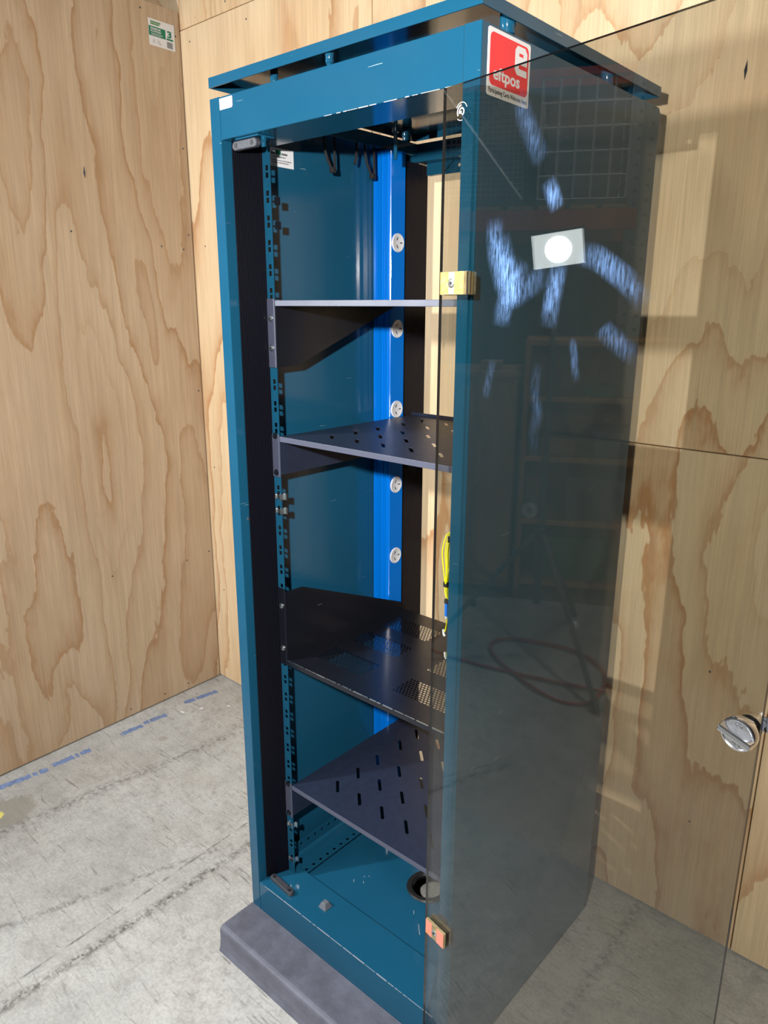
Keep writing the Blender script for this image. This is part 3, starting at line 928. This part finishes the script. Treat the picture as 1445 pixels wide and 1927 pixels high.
# dried wipe smears on the front face of the glass
def smear(pts, w):
    P = [Vector((x, 0, z)) for x, z in pts]
    Q = []
    m = len(P)
    for i in range(m - 1):
        p0, p1, p2, p3 = P[max(i - 1, 0)], P[i], P[i + 1], P[min(i + 2, m - 1)]
        for k in range(8):
            t_ = k / 8
            Q.append(0.5 * ((2 * p1) + (-p0 + p2) * t_ + (2 * p0 - 5 * p1 + 4 * p2 - p3) * t_ * t_ + (-p0 + 3 * p1 - 3 * p2 + p3) * t_ ** 3))
    Q.append(P[-1])
    vs, fs, uv = [], [], []
    n_ = len(Q)
    for i, q in enumerate(Q):
        d = (Q[min(i + 1, n_ - 1)] - Q[max(i - 1, 0)]).normalized()
        nn = Vector((-d.z, 0, d.x))
        for sgn in (-1, 1):
            pnt = q + nn * sgn * w / 2
            vs.append((pnt.x, -0.0004, pnt.z))
            uv.append((i / (n_ - 1), (sgn + 1) / 2))
    fs = [(2 * i, 2 * i + 1, 2 * i + 3, 2 * i + 2) for i in range(n_ - 1)]
    me = bpy.data.meshes.new('wipe_smear')
    me.from_pydata(vs, [], fs)
    ul = me.uv_layers.new(name='UVMap')
    for lp in me.loops:
        ul.data[lp.index].uv = uv[lp.vertex_index]
    me.materials.append(M['smear'])
    o = bpy.data.objects.new('wipe_smear', me)
    COL.objects.link(o)
    o.parent = door
for pts, w in (([(0.243, 1.558), (0.270, 1.551), (0.291, 1.539), (0.321, 1.519), (0.340, 1.497)], 0.026),
               ([(0.105, 1.610), (0.107, 1.585), (0.115, 1.549), (0.137, 1.511), (0.165, 1.520), (0.200, 1.540)], 0.030),
               ([(0.217, 1.552), (0.209, 1.508), (0.204, 1.470)], 0.026),
               ([(0.193, 1.430), (0.189, 1.39), (0.196, 1.366), (0.191, 1.335), (0.199, 1.303)], 0.017),
               ([(0.243, 1.462), (0.254, 1.407)], 0.012),
               ([(0.284, 1.476), (0.291, 1.469), (0.312, 1.455), (0.338, 1.438)], 0.024),
               ([(0.136, 1.750), (0.146, 1.725), (0.161, 1.697), (0.182, 1.664)], 0.026),
               ([(0.190, 1.645), (0.209, 1.608)], 0.022),
               ([(0.113, 1.430), (0.100, 1.372)], 0.014),
               ([(0.116, 1.585), (0.128, 1.555), (0.156, 1.500)], 0.030),
               ([(0.160, 1.555), (0.130, 1.500), (0.125, 1.470)], 0.030)):
    smear(pts, w * 1.25)

# ribbed rubber step in front of the sill
mb = MB()
poly = [(0.0, 0.0), (0.0, 0.0672)]
nr = 23
for i in range(nr):
    y = -0.002 - i * (0.084 / nr)
    poly += [(y, 0.0680), (y - 0.0021, 0.0680), (y - 0.0024, 0.0655), (y - 0.0034, 0.0655)]
poly += [(-0.0875, 0.0672), (-0.093, 0.0660), (-0.0975, 0.0620), (-0.0992, 0.056), (-0.0995, 0.030), (-0.1015, 0.012), (-0.1060, 0.0)]
mb.prism(poly, lambda u, v, w: (w, u, v), -0.0016, 0.6016)
step = mb.build('ribbed_step', 'rubber')
tag(step, 'grey ribbed rubber step strip along the foot of the blue cabinet', 'step')

# ------------------------------------------------------------------ blue power rail
pdu = thing('power_rail', 'bright blue upright power rail with round white sockets inside the cabinet', 'power strip', (0.041, 0.455, 0.20))
prof = [(0.0125, 0.478), (0.0125, 0.433), (0.016, 0.430), (0.024, 0.430), (0.0245, 0.4325), (0.027, 0.4325), (0.0275, 0.430), (0.040, 0.4285),
        (0.044, 0.4275), (0.048, 0.4285), (0.0485, 0.4315), (0.0515, 0.4315), (0.052, 0.429), (0.060, 0.4285), (0.0625, 0.4315), (0.0665, 0.4315), (0.068, 0.4285), (0.070, 0.430), (0.070, 0.478)]
MB().prism(prof, lambda u, v, w: (u, v, w), 0.20, 1.829).build('profile', 'blue', pdu)
MB().box(0.0115, 0.0705, 0.4275, 0.4785, 1.829, 1.832).build('end_cap', 'blue', pdu)
for zc in (1.638, 1.446, 1.256, 1.067, 0.880):
    so = MB().lathe((0.0700, 0.4525, zc), (1, 0, 0), [(0, 0.0208), (0.0022, 0.0206), (0.0034, 0.0192), (0.0028, 0.0180)], 32).build('socket', 'white', pdu, smooth=True, angle=40)
    for (dy, dz, ang, L) in ((-0.004, 0.0085, 0.6, 0.008), (-0.004, -0.0085, -0.6, 0.008), (0.0095, 0.0, 1.5708, 0.008)):
        ca, sa = math.cos(ang), math.sin(ang)
        pts = []
        for (a_, b_) in ((-1, -1), (1, -1), (1, 1), (-1, 1)):
            q1, q2 = a_ * 0.0011, b_ * L / 2
            pts.append((0.4525 + dy + q1 * ca + q2 * sa, zc + dz - q1 * sa + q2 * ca))
        MB().prism(pts, lambda u, v, w: (w, u, v), 0.0725, 0.0732).build('pin_slot', 'dark', so)

# ------------------------------------------------------------------ rack shelves
def slot_poly(cx, cy, L=0.046, w=0.0075, n=4):
    pts = []
    ux, uy = 0.7071, -0.7071
    vx, vy = 0.7071, 0.7071
    for (e, a0) in ((1, -90), (-1, 90)):
        for i in range(n + 1):
            t_ = math.radians(a0 + 180 * i / n)
            lu = e * (L - w) / 2 + math.cos(t_) * w / 2
            lv = math.sin(t_) * w / 2
            pts.append((cx + ux * lu + vx * lv, cy + uy * lu + vy * lv))
    return pts

def ear(parent, z0, z1, mat, screws, smat):
    for sg in (1, -1):
        fx = (lambda x: x) if sg > 0 else (lambda x: 0.6 - x)
        a, b = sorted((fx(0.0535), fx(0.0760)))
        MB().box(a, b, 0.0725, 0.0748, z0, z1).build('mounting_ear', mat, parent, bevel=0.0007)
        for zs in screws:
            mb = MB().lathe((fx(0.0645), 0.0726, zs), (0, -1, 0), [(0, 0.0066), (0.0012, 0.0066), (0.0014, 0.0048), (0.0036, 0.0044), (0.0046, 0.0026)], 18)
            mb.build('screw', smat, parent, smooth=True)

def slotted_shelf(name, label, z, zb):
    t_ = thing(name, label, 'shelf', (0.3, 0.075, z))
    xs = [0.0765, 0.1235, 0.1945, 0.2650, 0.3355, 0.4060, 0.4765, 0.5235]
    ys = [0.075, 0.1095, 0.180, 0.2505, 0.3300, 0.4085, 0.4775, 0.503]
    cx = [0.159, 0.230, 0.300, 0.371, 0.441]
    cy = [0.1445, 0.2150, 0.2860, 0.3735, 0.4420]
    mb = MB()
    f_ = XY(z)
    for i in range(7):
        for j in range(7):
            if 1 <= i <= 5 and 1 <= j <= 5:
                mb.ring(xs[i], xs[i + 1], ys[j], ys[j + 1], slot_poly(cx[i - 1], cy[j - 1]), f_)
            else:
                mb.quad(xs[i], xs[i + 1], ys[j], ys[j + 1], f_)
    mb.build('tray', 'satin', t_, solid=0.0014)
    MB().box(0.0765, 0.5235, 0.0735, 0.0752, z - 0.0105, z + 0.0006).build('front_lip', 'edge', t_, bevel=0.0006)
    MB().box(0.0765, 0.5235, 0.5030, 0.5045, z - 0.0005, z + 0.008).build('rear_lip', 'satin', t_)
    for x0 in (0.0762, 0.5226):
        MB().prism([(0.0735, z - 0.0005), (0.503, z - 0.0005), (0.503, z - 0.02), (0.34, zb), (0.0735, zb)], lambda u, v, w: (w, u, v), x0, x0 + 0.0012).build('side_bracket', 'satin', t_)
    ear(t_, zb - 0.006, z + 0.004, 'edge', (z + 0.001, zb + 0.004), 'black')
    return t_
slotted_shelf('slotted_shelf', 'second rack shelf from the top, charcoal steel with diagonal slots', 1.2365, 1.156)
slotted_shelf('slotted_shelf', 'lowest rack shelf, charcoal steel with diagonal slots above the cabinet floor', 0.4000, 0.317)

s1 = thing('solid_shelf', 'top black solid rack shelf seen edge-on with deep tapered brackets', 'shelf', (0.3, 0.075, 1.5))
MB().box(0.0765, 0.5235, 0.075, 0.462, 1.5055, 1.5070).build('tray', 'black', s1)
MB().box(0.0765, 0.5235, 0.0735, 0.0750, 1.4970, 1.5080).build('front_lip', 'edge', s1, bevel=0.0006)
MB().box(0.0765, 0.5235, 0.462, 0.4635, 1.4970, 1.5070).build('rear_lip', 'black', s1)
for x0 in (0.0762, 0.5226):
    MB().prism([(0.0735, 1.5055), (0.462, 1.5055), (0.44, 1.4985), (0.131, 1.3790), (0.0735, 1.3770)], lambda u, v, w: (w, u, v), x0, x0 + 0.0012).build('side_bracket', 'black', s1)
ear(s1, 1.377, 1.511, 'edge', (1.474, 1.416), 'zinc')

s3 = thing('perforated_shelf', 'black perforated rack shelf with raised side walls at mid height', 'shelf', (0.3, 0.075, 0.727))
mb = MB()
f_ = XY(0.727)
XC = [(0.106, 0.250), (0.336, 0.480)]
YC = [(0.131, 0.198), (0.248, 0.313), (0.359, 0.424)]
xs = [0.0765, 0.106, 0.250, 0.336, 0.480, 0.5235]
ys = [0.075, 0.131, 0.198, 0.248, 0.313, 0.359, 0.424, 0.477]
def perforated(x0, x1, y0, y1):
    nx = 17
    px_ = (x1 - x0) / (nx + 0.5)
    ny = 9
    py_ = (y1 - y0) / ny
    r = 0.0031
    for j in range(ny):
        ya, yb = y0 + j * py_, y0 + (j + 1) * py_
        o_ = 0.5 * px_ * (j % 2)
        if o_:
            mb.quad(x0, x0 + o_, ya, yb, f_)
        else:
            mb.quad(x1 - 0.5 * px_, x1, ya, yb, f_)
        for i in range(nx):
            xa = x0 + o_ + i * px_
            hx = [(xa + px_ / 2 + r * math.cos(math.radians(30 + 60 * k)), (ya + yb) / 2 + r * math.sin(math.radians(30 + 60 * k))) for k in range(6)]
            mb.ring(xa, xa + px_, ya, yb, hx, f_)
for i in range(5):
    for j in range(7):
        if i in (1, 3) and j in (1, 3, 5):
            perforated(xs[i], xs[i + 1], ys[j], ys[j + 1])
        else:
            mb.quad(xs[i], xs[i + 1], ys[j], ys[j + 1], f_)
mb.build('tray', 'black', s3)
MB().box(0.0765, 0.5235, 0.0735, 0.0752, 0.7155, 0.7280).build('front_lip', 'black', s3, bevel=0.0006)
mb = MB()
x = 0.078
while x < 0.522:
    L = random.uniform(0.004, 0.03)
    hgt = random.uniform(0.0008, 0.0022)
    mb.box(x, min(x + L, 0.523), 0.0731, 0.0731 + hgt * 0.8, 0.7284 - hgt, 0.7286)
    x += L + random.uniform(0.0003, 0.006)
tag(mb.build('bare_metal_edge', 'zinc', s3), kind='stuff')
for x0 in (0.0762, 0.5226):
    MB().prism([(0.0735, 0.7265), (0.477, 0.7265), (0.477, 0.745), (0.125, 0.891), (0.0735, 0.893)], lambda u, v, w: (w, u, v), x0, x0 + 0.0012).build('side_wall', 'black', s3)
ear(s3, 0.715, 0.899, 'black', (0.857, 0.755), 'zinc')

# ------------------------------------------------------------------ hanging velcro ties at the top left rail
for k, (y, z, kind) in enumerate(((0.265, 1.812, 0), (0.345, 1.815, 1), (0.388, 1.815, 0))):
    lbl = ('black velcro tie looped under the top rail beside the document label', 'short straight black velcro tie under the top rail', 'black velcro tie looped under the top rail next to the blue power rail')[k]
    t_ = thing('velcro_tie', lbl, 'cable tie', (0.045, y, z + 0.02), group='ties hanging under the cabinet roof')
    mb = MB()
    if kind == 0:
        mb.tube([(0.045, y - 0.018, 1.835), (0.047, y - 0.016, z - 0.01), (0.048, y - 0.002, z - 0.036), (0.050, y + 0.006, z - 0.040), (0.047, y + 0.010, z - 0.015), (0.045, y + 0.012, 1.835)], 0.0028, 6)
        mb.build('strap', 'velcro', t_, smooth=True)
        MB().box(0.044, 0.055, y - 0.004, y + 0.008, z - 0.047, z - 0.036).build('buckle', 'velcro', t_, bevel=0.002)
    else:
        mb.tube([(0.045, y, 1.835), (0.047, y - 0.004, z - 0.005), (0.048, y - 0.010, z - 0.024)], 0.003, 6)
        mb.build('strap', 'velcro', t_, smooth=True)

# ------------------------------------------------------------------ yellow patch cable hung on the right front rail
cb = thing('patch_cable', 'coiled yellow patch cable with blue plug hanging inside the cabinet beside the door edge', 'cable', (0.508, 0.086, 1.0))
mb = MB()
yb = 0.088
top, bot = 1.116, 1.022
for k in range(5):
    a_, b_ = 0.0135 - 0.003 * k, 0.004 + 0.0035 * k
    y = yb + 0.0025 * ((k * 2) % 5 - 2)
    xc = 0.513
    mb.tube([(xc + 0.001, y, top), (xc - a_ * 0.7, y, top - 0.006), (xc - a_ - 0.004, y, top - 0.035), (xc - a_ * 0.8 - 0.004, y, bot + 0.03), (xc - 0.010, y, bot + 0.003),
             (xc - 0.007, y, bot), (xc - 0.004 + b_ * 0.2, y, bot + 0.02), (xc + b_ * 0.8, y, top - 0.045), (xc + b_, y, top - 0.012)], 0.00125, 6, closed=True, sub=5)
mb.build('coil', 'yellow_cable', cb, smooth=True)
mb = MB()
for k in range(4):
    y = yb + 0.002 * (k - 1.5)
    mb.tube([(0.505, y, 1.022), (0.507 + 0.001 * k, y, 1.000), (0.512 + 0.001 * k, y, 0.988 - 0.002 * k), (0.519, y, 0.983 - 0.002 * k), (0.525, y, 0.990), (0.524 + 0.001 * k, y, 1.006), (0.527, y, 1.018)], 0.00125, 6, sub=5)
mb.tube([(0.504, yb, 1.022), (0.500, yb, 1.008), (0.503, yb, 0.993), (0.509, yb, 0.985)], 0.00125, 6, sub=5)
mb.build('tail_loops', 'yellow_cable', cb, smooth=True)
mb = MB()
mb.tube([(0.510, yb, 0.985), (0.5125, yb, 0.960), (0.512, yb, 0.920), (0.508, yb, 0.876)], 0.0012, 6, sub=5)
mb.tube([(0.506, yb, 0.955), (0.505, yb, 0.938), (0.502, yb, 0.925)], 0.0012, 6, sub=5)
mb.build('loose_ends', 'yellow_cable', cb, smooth=True)
for (x, z) in ((0.5055, 0.874), (0.5005, 0.918)):
    MB().tube([(x + 0.002, yb, z - 0.002), (x - 0.001, yb, z + 0.002), (x - 0.002, yb, z + 0.010)], 0.0022, 8, sub=3).build('clear_end_cap', 'white', cb, smooth=True)
MB().box(0.5025, 0.5095, yb - 0.004, yb + 0.004, 0.957, 0.984).build('plug', 'blue_plug', cb, bevel=0.0008)
MB().box(0.5035, 0.5085, yb - 0.003, yb + 0.003, 0.952, 0.957).build('plug_tip', 'white', cb, bevel=0.0005)
for (x0, x1, z0, z1) in ((0.506, 0.516, 1.098, 1.110), (0.499, 0.509, 1.013, 1.024), (0.502, 0.514, 0.982, 0.991)):
    MB().box(x0, x1, yb - 0.006, yb + 0.006, z0, z1).build('velcro_wrap', 'velcro', cb, bevel=0.002)
MB().tube([(0.514, yb, 1.108), (0.521, 0.083, 1.118), (0.530, 0.079, 1.123)], 0.003, 6).build('hanging_strap', 'velcro', cb, smooth=True)

# ------------------------------------------------------------------ blue tape left on the floor along the left wall
tapes = [((-1.041, -0.20), (-1.022, -0.05)), ((-1.03, -0.03), (-1.024, 0.10)), ((-1.03, 0.215), (-1.027, 0.305)), ((-1.035, 0.315), (-1.026, 0.405)), ((-1.05, 0.50), (-1.03, 0.64))]
tl = ['blue tape strip on the floor at the left frame edge', 'ragged blue tape strip, second from the left frame edge', 'blue tape strip at the middle of the left wall foot',
      'blue tape strip right of the middle of the left wall foot', 'blue tape strip nearest the corner of the two plywood walls']
for i, ((x0, y0), (x1, y1)) in enumerate(tapes):
    d = Vector((x1 - x0, y1 - y0)); L = d.length; d.normalize(); nn = Vector((-d.y, d.x))
    A, B = [], []
    m = 22
    for k in range(m + 1):
        t_ = k / m
        wa = 0.015 * (0.55 + 0.5 * random.random()); wb = 0.015 * (0.5 + 0.55 * random.random())
        c0 = Vector((x0, y0)) + d * L * t_
        A.append((*(c0 + nn * wa), 0.0003)); B.append((*(c0 - nn * wb), 0.0003))
    mb = MB()
    fs = [(k, k + 1, m + 1 + k + 1, m + 1 + k) for k in range(m) if random.random() > 0.06]
    mb.add(A + B, fs)
    tag(mb.build('floor_tape', 'blue_tape'), tl[i], 'tape', 'blue tape strips along the left wall')
for i, (x, y, L, a, mt) in enumerate(((-0.995, 0.455, 0.018, 0.2, 'white'), (-0.965, 0.520, 0.014, 0.9, 'white'), (-0.90, 0.60, 0.012, 0.4, 'white'))):
    mb = MB().prism([(-L / 2, -0.003), (L / 2, -0.002), (L / 2, 0.002), (0, 0.004), (-L / 2, 0.003)], lambda u, v, w: (x + u * math.cos(a) - v * math.sin(a), y + u * math.sin(a) + v * math.cos(a), w), 0.0003, 0.002)
    tag(mb.build('paper_scrap', mt), ('longest white scrap beside the blue tape near the corner', 'middle white scrap on the floor near the wall corner', 'smallest white scrap on the floor nearest the cabinet')[i], 'scrap', 'white scraps on the floor')

# ================================================================== THE WORKSHOP BEHIND, seen in the glass
LP = Vector((-0.85, -1.395, 1.71))
lt = thing('tripod_work_light', 'lit rectangular work light on a black tripod mirrored in the glass door', 'work light', (LP.x, LP.y, 0))
aim = Vector((0.66, 0.30, 1.50))
fwd = (aim - LP).normalized()
sd = fwd.cross(Vector((0, 0, 1))).normalized()
uu = sd.cross(fwd)
roll = math.radians(7)
sd, uu = sd * math.cos(roll) + uu * math.sin(roll), -sd * math.sin(roll) + uu * math.cos(roll)
def lamp_box(mb_, a0, a1, b0, b1, c0, c1, mi=0):
    vs = [LP + sd * a + uu * b + fwd * c for c in (c0, c1) for (a, b) in ((a0, b0), (a1, b0), (a1, b1), (a0, b1))]
    mb_.add(vs, [(0, 3, 2, 1), (4, 5, 6, 7), (0, 1, 5, 4), (1, 2, 6, 5), (2, 3, 7, 6), (3, 0, 4, 7)], mi)
mb = MB(); lamp_box(mb, -0.104, 0.104, -0.070, 0.070, -0.035, -0.004)
head = mb.build('lamp_housing', 'alu', lt, bevel=0.004)
for q in range(7):
    mb = MB(); lamp_box(mb, -0.09 + q * 0.03 - 0.002, -0.09 + q * 0.03 + 0.002, -0.07, 0.07, -0.055, -0.035)
    mb.build('cooling_fin', 'alu', head)
for (a0, a1, b0, b1) in ((-0.104, 0.104, 0.062, 0.070), (-0.104, 0.104, -0.070, -0.062), (-0.104, -0.096, -0.062, 0.062), (0.096, 0.104, -0.062, 0.062)):
    mb = MB(); lamp_box(mb, a0, a1, b0, b1, -0.004, 0.006)
    mb.build('bezel', 'alu', head)
mb = MB()
vs = [LP + sd * a + uu * b for (a, b) in ((-0.096, -0.062), (0.096, -0.062), (0.096, 0.062), (-0.096, 0.062))]
mb.add(vs, [(3, 2, 1, 0)])
mb.build('reflector', 'lamp_dim', lt)
mb = MB()
mb.add([LP + fwd * 0.002 + sd * 0.048 * math.cos(k * math.pi / 12) + uu * 0.048 * math.sin(k * math.pi / 12) for k in range(24)], [tuple(range(24))])
led = mb.build('lit_panel', 'lamp', lt)
lamp_d = bpy.data.lights.new('tripod_lamp_beam', 'AREA')
lamp_d.shape = 'DISK'
lamp_d.size = 0.078
lamp_d.energy = 52
lamp_d.color = (0.93, 0.98, 1.0)
lamp_o = bpy.data.objects.new('tripod_lamp_beam', lamp_d)
COL.objects.link(lamp_o)
lamp_o.parent = lt
lamp_o.location = LP + fwd * 0.006 - Vector(OFF[lt.name])
lamp_o.rotation_euler = fwd.to_track_quat('-Z', 'Y').to_euler()
mb = MB()
for sg in (-1, 1):
    mb.tube([LP + sd * sg * 0.125 - fwd * 0.015, LP + sd * sg * 0.125 - uu * 0.10 - fwd * 0.015, LP + sd * sg * 0.02 - uu * 0.125 - fwd * 0.015], 0.005, 6, sub=1)
mb.build('bracket', 'alu', lt)
px_, py_ = LP.x - fwd.x * 0.015, LP.y - fwd.y * 0.015
for (z0, z1, r) in ((1.10, LP.z - 0.12, 0.011), (0.62, 1.12, 0.014), (0.25, 0.64, 0.017)):
    MB().cyl((px_, py_, z0), (px_, py_, z1), r, n=14).build('pole', 'steel_dark', lt, smooth=True)
MB().lathe((px_, py_, 1.095), (0, 0, 1), [(0, 0.018), (0.035, 0.018)], 14).build('collar', 'rubber_black', lt)
MB().lathe((px_, py_, 0.545), (0, 0, 1), [(0, 0.030), (0.045, 0.030), (0.05, 0.020)], 14).build('leg_hub', 'rubber_black', lt)
for ang in (0.18, 1.95, 4.2):
    fx_, fy_ = px_ + 0.52 * math.cos(ang), py_ + 0.52 * math.sin(ang)
    lg = MB().cyl((px_ + 0.025 * math.cos(ang), py_ + 0.025 * math.sin(ang), 0.565), (fx_, fy_, 0.018), 0.011, n=10).build('leg', 'steel_dark', lt, smooth=True)
    MB().cyl((fx_ - 0.03 * math.cos(ang), fy_ - 0.03 * math.sin(ang), 0.045), (fx_, fy_, 0.004), 0.016, n=10).build('rubber_foot', 'rubber_black', lg)
    q = 0.55
    MB().lathe((px_ + 0.52 * q * math.cos(ang) + 0.012 * math.sin(ang), py_ + 0.52 * q * math.sin(ang) - 0.012 * math.cos(ang), 0.265), (math.sin(ang), -math.cos(ang), 0), [(0, 0.016), (0.012, 0.016), (0.016, 0.01)], 14).build('knob', 'white' if ang < 1 else 'rubber_black', lg, smooth=True)

# storage rack standing behind the lamp; local x runs along its front, local y into its depth
nrm = Vector((0.774, 0.633, 0))
RO = (-1.35, -1.80, 0)
RZ = math.atan2(0.774, -0.633)          # local x -> (-0.633, 0.774)
def rack_thing(name, label, cat, group=None):
    return thing(name, label, cat, RO, RZ, group, local=True)
rk = rack_thing('pallet_rack', 'tall pallet rack with orange beams mirrored dimly in the glass door', 'rack')
for x in (-0.46, 1.1):
    for y in (0.47, 1.17):
        mb = MB()
        for k in range(40):
            z0 = 0.02 + k * 0.07
            mb.ring(x, x + 0.08, z0, z0 + 0.07, circ(x + 0.04, z0 + 0.035, 0.010, 8), lambda u, v: (u, y, v))
        mb.quad(y, y + 0.05, 0.02, 2.82, lambda u, v: (x, u, v)); mb.quad(y, y + 0.05, 0.02, 2.82, lambda u, v: (x + 0.08, u, v))
        mb.build('upright', 'galv', rk, solid=0.002)
for (y, z) in ((0.45, 1.93), (1.19, 1.93), (0.45, 2.78), (1.19, 2.78)):
    MB().box(-0.38, 1.10, y, y + 0.04, z - 0.05, z + 0.05).build('beam', 'orange', rk, bevel=0.004)
for k in range(9):
    MB().box(-0.34 + k * 0.16, -0.21 + k * 0.16, 0.45, 1.23, 1.982, 2.0).build('deck_board', 'pine', rk)

def wire_crate(name, label, x0, x1, y0, y1, z0, z1, nx, nz, cross, mat, r=0.0035):
    t_ = rack_thing(name, label, 'crate')
    mb = MB()
    for i in range(nx + 1):
        x = x0 + (x1 - x0) * i / nx
        mb.cyl((x, y0, z0), (x, y0, z1), r, n=6); mb.cyl((x, y1, z0), (x, y1, z1), r, n=6)
    for j in range(nz + 1):
        z = z0 + (z1 - z0) * j / nz
        mb.cyl((x0, y0 + 0.004, z), (x1, y0 + 0.004, z), r, n=6); mb.cyl((x0, y1, z), (x1, y1, z), r, n=6)
        mb.cyl((x0, y0, z), (x0, y1, z), r, n=6); mb.cyl((x1, y0, z), (x1, y1, z), r, n=6)
    mb.build('wire_grid', mat, t_)
    MB().box(x0 - 0.01, x1 + 0.01, y0 - 0.01, y1 + 0.01, z0 - 0.03, z0).build('base', 'steel_dark', t_)
    if cross:
        for (a, b) in (((x0, z0), (x1, z1)), ((x0, z1), (x1, z0))):
            MB().cyl((a[0], y0 - 0.012, a[1]), (b[0], y0 - 0.012, b[1]), 0.009, n=8).build('cross_brace', 'galv', t_)
    return t_
wire_crate('mesh_crate', 'fine mesh crate with crossed braces mirrored at the top left of the glass', 0.20, 0.68, 0.50, 1.05, 2.035, 2.64, 18, 22, True, 'galv', 0.0028)
wire_crate('wire_cage_tote', 'white wire cage tote mirrored at the top right of the glass', -0.32, 0.12, 0.51, 1.0, 2.035, 2.60, 5, 5, False, 'white', 0.005)
t_ = rack_thing('grey_tank', 'dark plastic tank inside the mirrored wire cage tote', 'tank')
MB().box(-0.29, 0.09, 0.54, 0.97, 2.04, 2.52).build('tank_body', 'grey_box', t_, bevel=0.03)
# timber bookcase
bk = rack_thing('timber_bookcase', 'pine bookcase with open shelves mirrored behind the tripod', 'bookcase')
MB().box(-0.62, -0.595, 0.02, 0.42, 0.0, 1.35).build('side_board', 'pine', bk)
MB().box(0.095, 0.12, 0.02, 0.42, 0.0, 1.35).build('side_board', 'pine', bk)
MB().box(-0.62, 0.12, 0.42, 0.43, 0.0, 1.35).build('back_board', 'pine', bk)
for z in (0.10, 0.43, 0.76, 1.06, 1.33):
    MB().box(-0.595, 0.095, 0.02, 0.42, z - 0.012, z + 0.012).build('shelf_board', 'pine', bk)
# timber cupboard to its left
cu_ = rack_thing('timber_cupboard', 'low brown timber cupboard mirrored behind the right frame post', 'cupboard')
MB().box(0.15, 0.95, 0.02, 0.50, 0.06, 1.165).build('carcass', 'card', cu_, bevel=0.004)
MB().box(0.135, 0.965, 0.0, 0.51, 1.165, 1.19).build('top_board', 'pine', cu_, bevel=0.003)
for x in (0.16, 0.555):
    dd = MB().box(x, x + 0.385, 0.002, 0.02, 0.09, 1.14).build('cupboard_door', 'pine', cu_, bevel=0.003)
    MB().cyl((x + 0.35, 0.002, 0.66), (x + 0.35, -0.02, 0.66), 0.010, n=12).build('door_knob', 'zinc', dd)
def rbox(name, label, cat, x0, x1, y0, y1, z0, z1, mat, part='lid'):
    t_ = rack_thing(name, label, cat)
    MB().box(x0, x1, y0, y1, z0, z1 - (z1 - z0) * 0.25).build('body', mat, t_, bevel=0.004)
    MB().box(x0 - 0.004, x1 + 0.004, y0 - 0.004, y1 + 0.004, z1 - (z1 - z0) * 0.25, z1).build(part, mat, t_, bevel=0.004)
rbox('cardboard_box', 'small tan carton mirrored on the cupboard top', 'box', 0.24, 0.34, 0.08, 0.22, 1.19, 1.235, 'card')
rbox('green_tray', 'green plastic tray mirrored on the upper bookcase shelf', 'tray', -0.32, -0.18, 0.08, 0.30, 1.072, 1.12, 'green_box', 'rim')
rbox('white_carton', 'upright white carton mirrored on the upper bookcase shelf', 'box', -0.43, -0.36, 0.10, 0.25, 1.072, 1.28, 'white')
rbox('parts_bin', 'grey parts bin mirrored on the second bookcase shelf', 'bin', -0.15, 0.02, 0.08, 0.30, 0.772, 0.86, 'card', 'rim')
rbox('plastic_crate', 'grey plastic crate mirrored on the second bookcase shelf', 'crate', -0.50, -0.24, 0.08, 0.34, 0.772, 0.90, 'grey_box', 'rim')
rbox('storage_box', 'dark storage box mirrored on the third bookcase shelf', 'box', -0.45, -0.12, 0.08, 0.36, 0.442, 0.66, 'grey_box')
rbox('tool_case', 'green tool case mirrored on the bottom bookcase shelf', 'case', -0.40, 0.02, 0.08, 0.34, 0.112, 0.34, 'green_box')
t_ = rack_thing('paper_roll', 'white paper roll mirrored on the bookcase beside the tripod pole', 'roll')
MB().cyl((0.06, 0.04, 0.485), (0.06, 0.22, 0.485), 0.042, n=18).build('roll', 'white', t_, smooth=True)
MB().cyl((0.06, 0.038, 0.485), (0.06, 0.041, 0.485), 0.016, n=12).build('core', 'card', t_)
# red air hose on the floor
mb = MB()
pts = []
for k in range(26):
    a_ = k / 25 * 2 * math.pi * 1.6
    r = 0.20 + 0.02 * math.sin(3 * a_)
    pts.append((-0.72 + r * 1.5 * math.cos(a_ + 2.2), -1.38 + r * 0.95 * math.sin(a_ + 2.2), 0.008 + 0.006 * (k // 13)))
pts += [(-1.0, -1.05, 0.008), (-1.35, -1.0, 0.008), (-1.6, -0.85, 0.008)]
mb.tube(pts, 0.007, 8, sub=4)
tag(mb.build('air_hose', 'red_hose', smooth=True), 'red air hose coiled on the floor mirrored at the tripod feet', 'hose')

# added batten, out of view: brightens the storage rack mirrored in the glass
bt = thing('added_batten', 'added unseen batten that brightens the storage rack behind the photographer', 'added fill light', (-0.75, -2.3, 4.2), 2.26, local=True)
MB().box(-0.65, 0.65, -0.07, 0.07, 0.0, 0.05).build('tray', 'white', bt, bevel=0.004)
for y in (-0.035, 0.035):
    MB().cyl((-0.60, y, -0.02), (0.60, y, -0.02), 0.013, n=12).build('tube', simple('added_lit_tube', (0.8, 0.8, 0.8, 1), 0.4, emit=(0.95, 0.98, 1, 1), estr=12), bt, smooth=True)
for x in (-0.5, 0.5):
    MB().cyl((x, 0, 0.05), (x, 0, 0.8), 0.003, n=6).build('hanger', 'steel_dark', bt)
bd = bpy.data.lights.new('added_fill_light', 'AREA')  # fill added to lift the dim mirrored rack
bd.shape = 'RECTANGLE'
bd.size, bd.size_y = 1.2, 0.12
bd.energy = 75
bd.color = (0.93, 0.97, 1.0)
bo = bpy.data.objects.new('added_fill_light', bd)
COL.objects.link(bo)
bo.parent = bt
bo.location = (0, 0, -0.045)
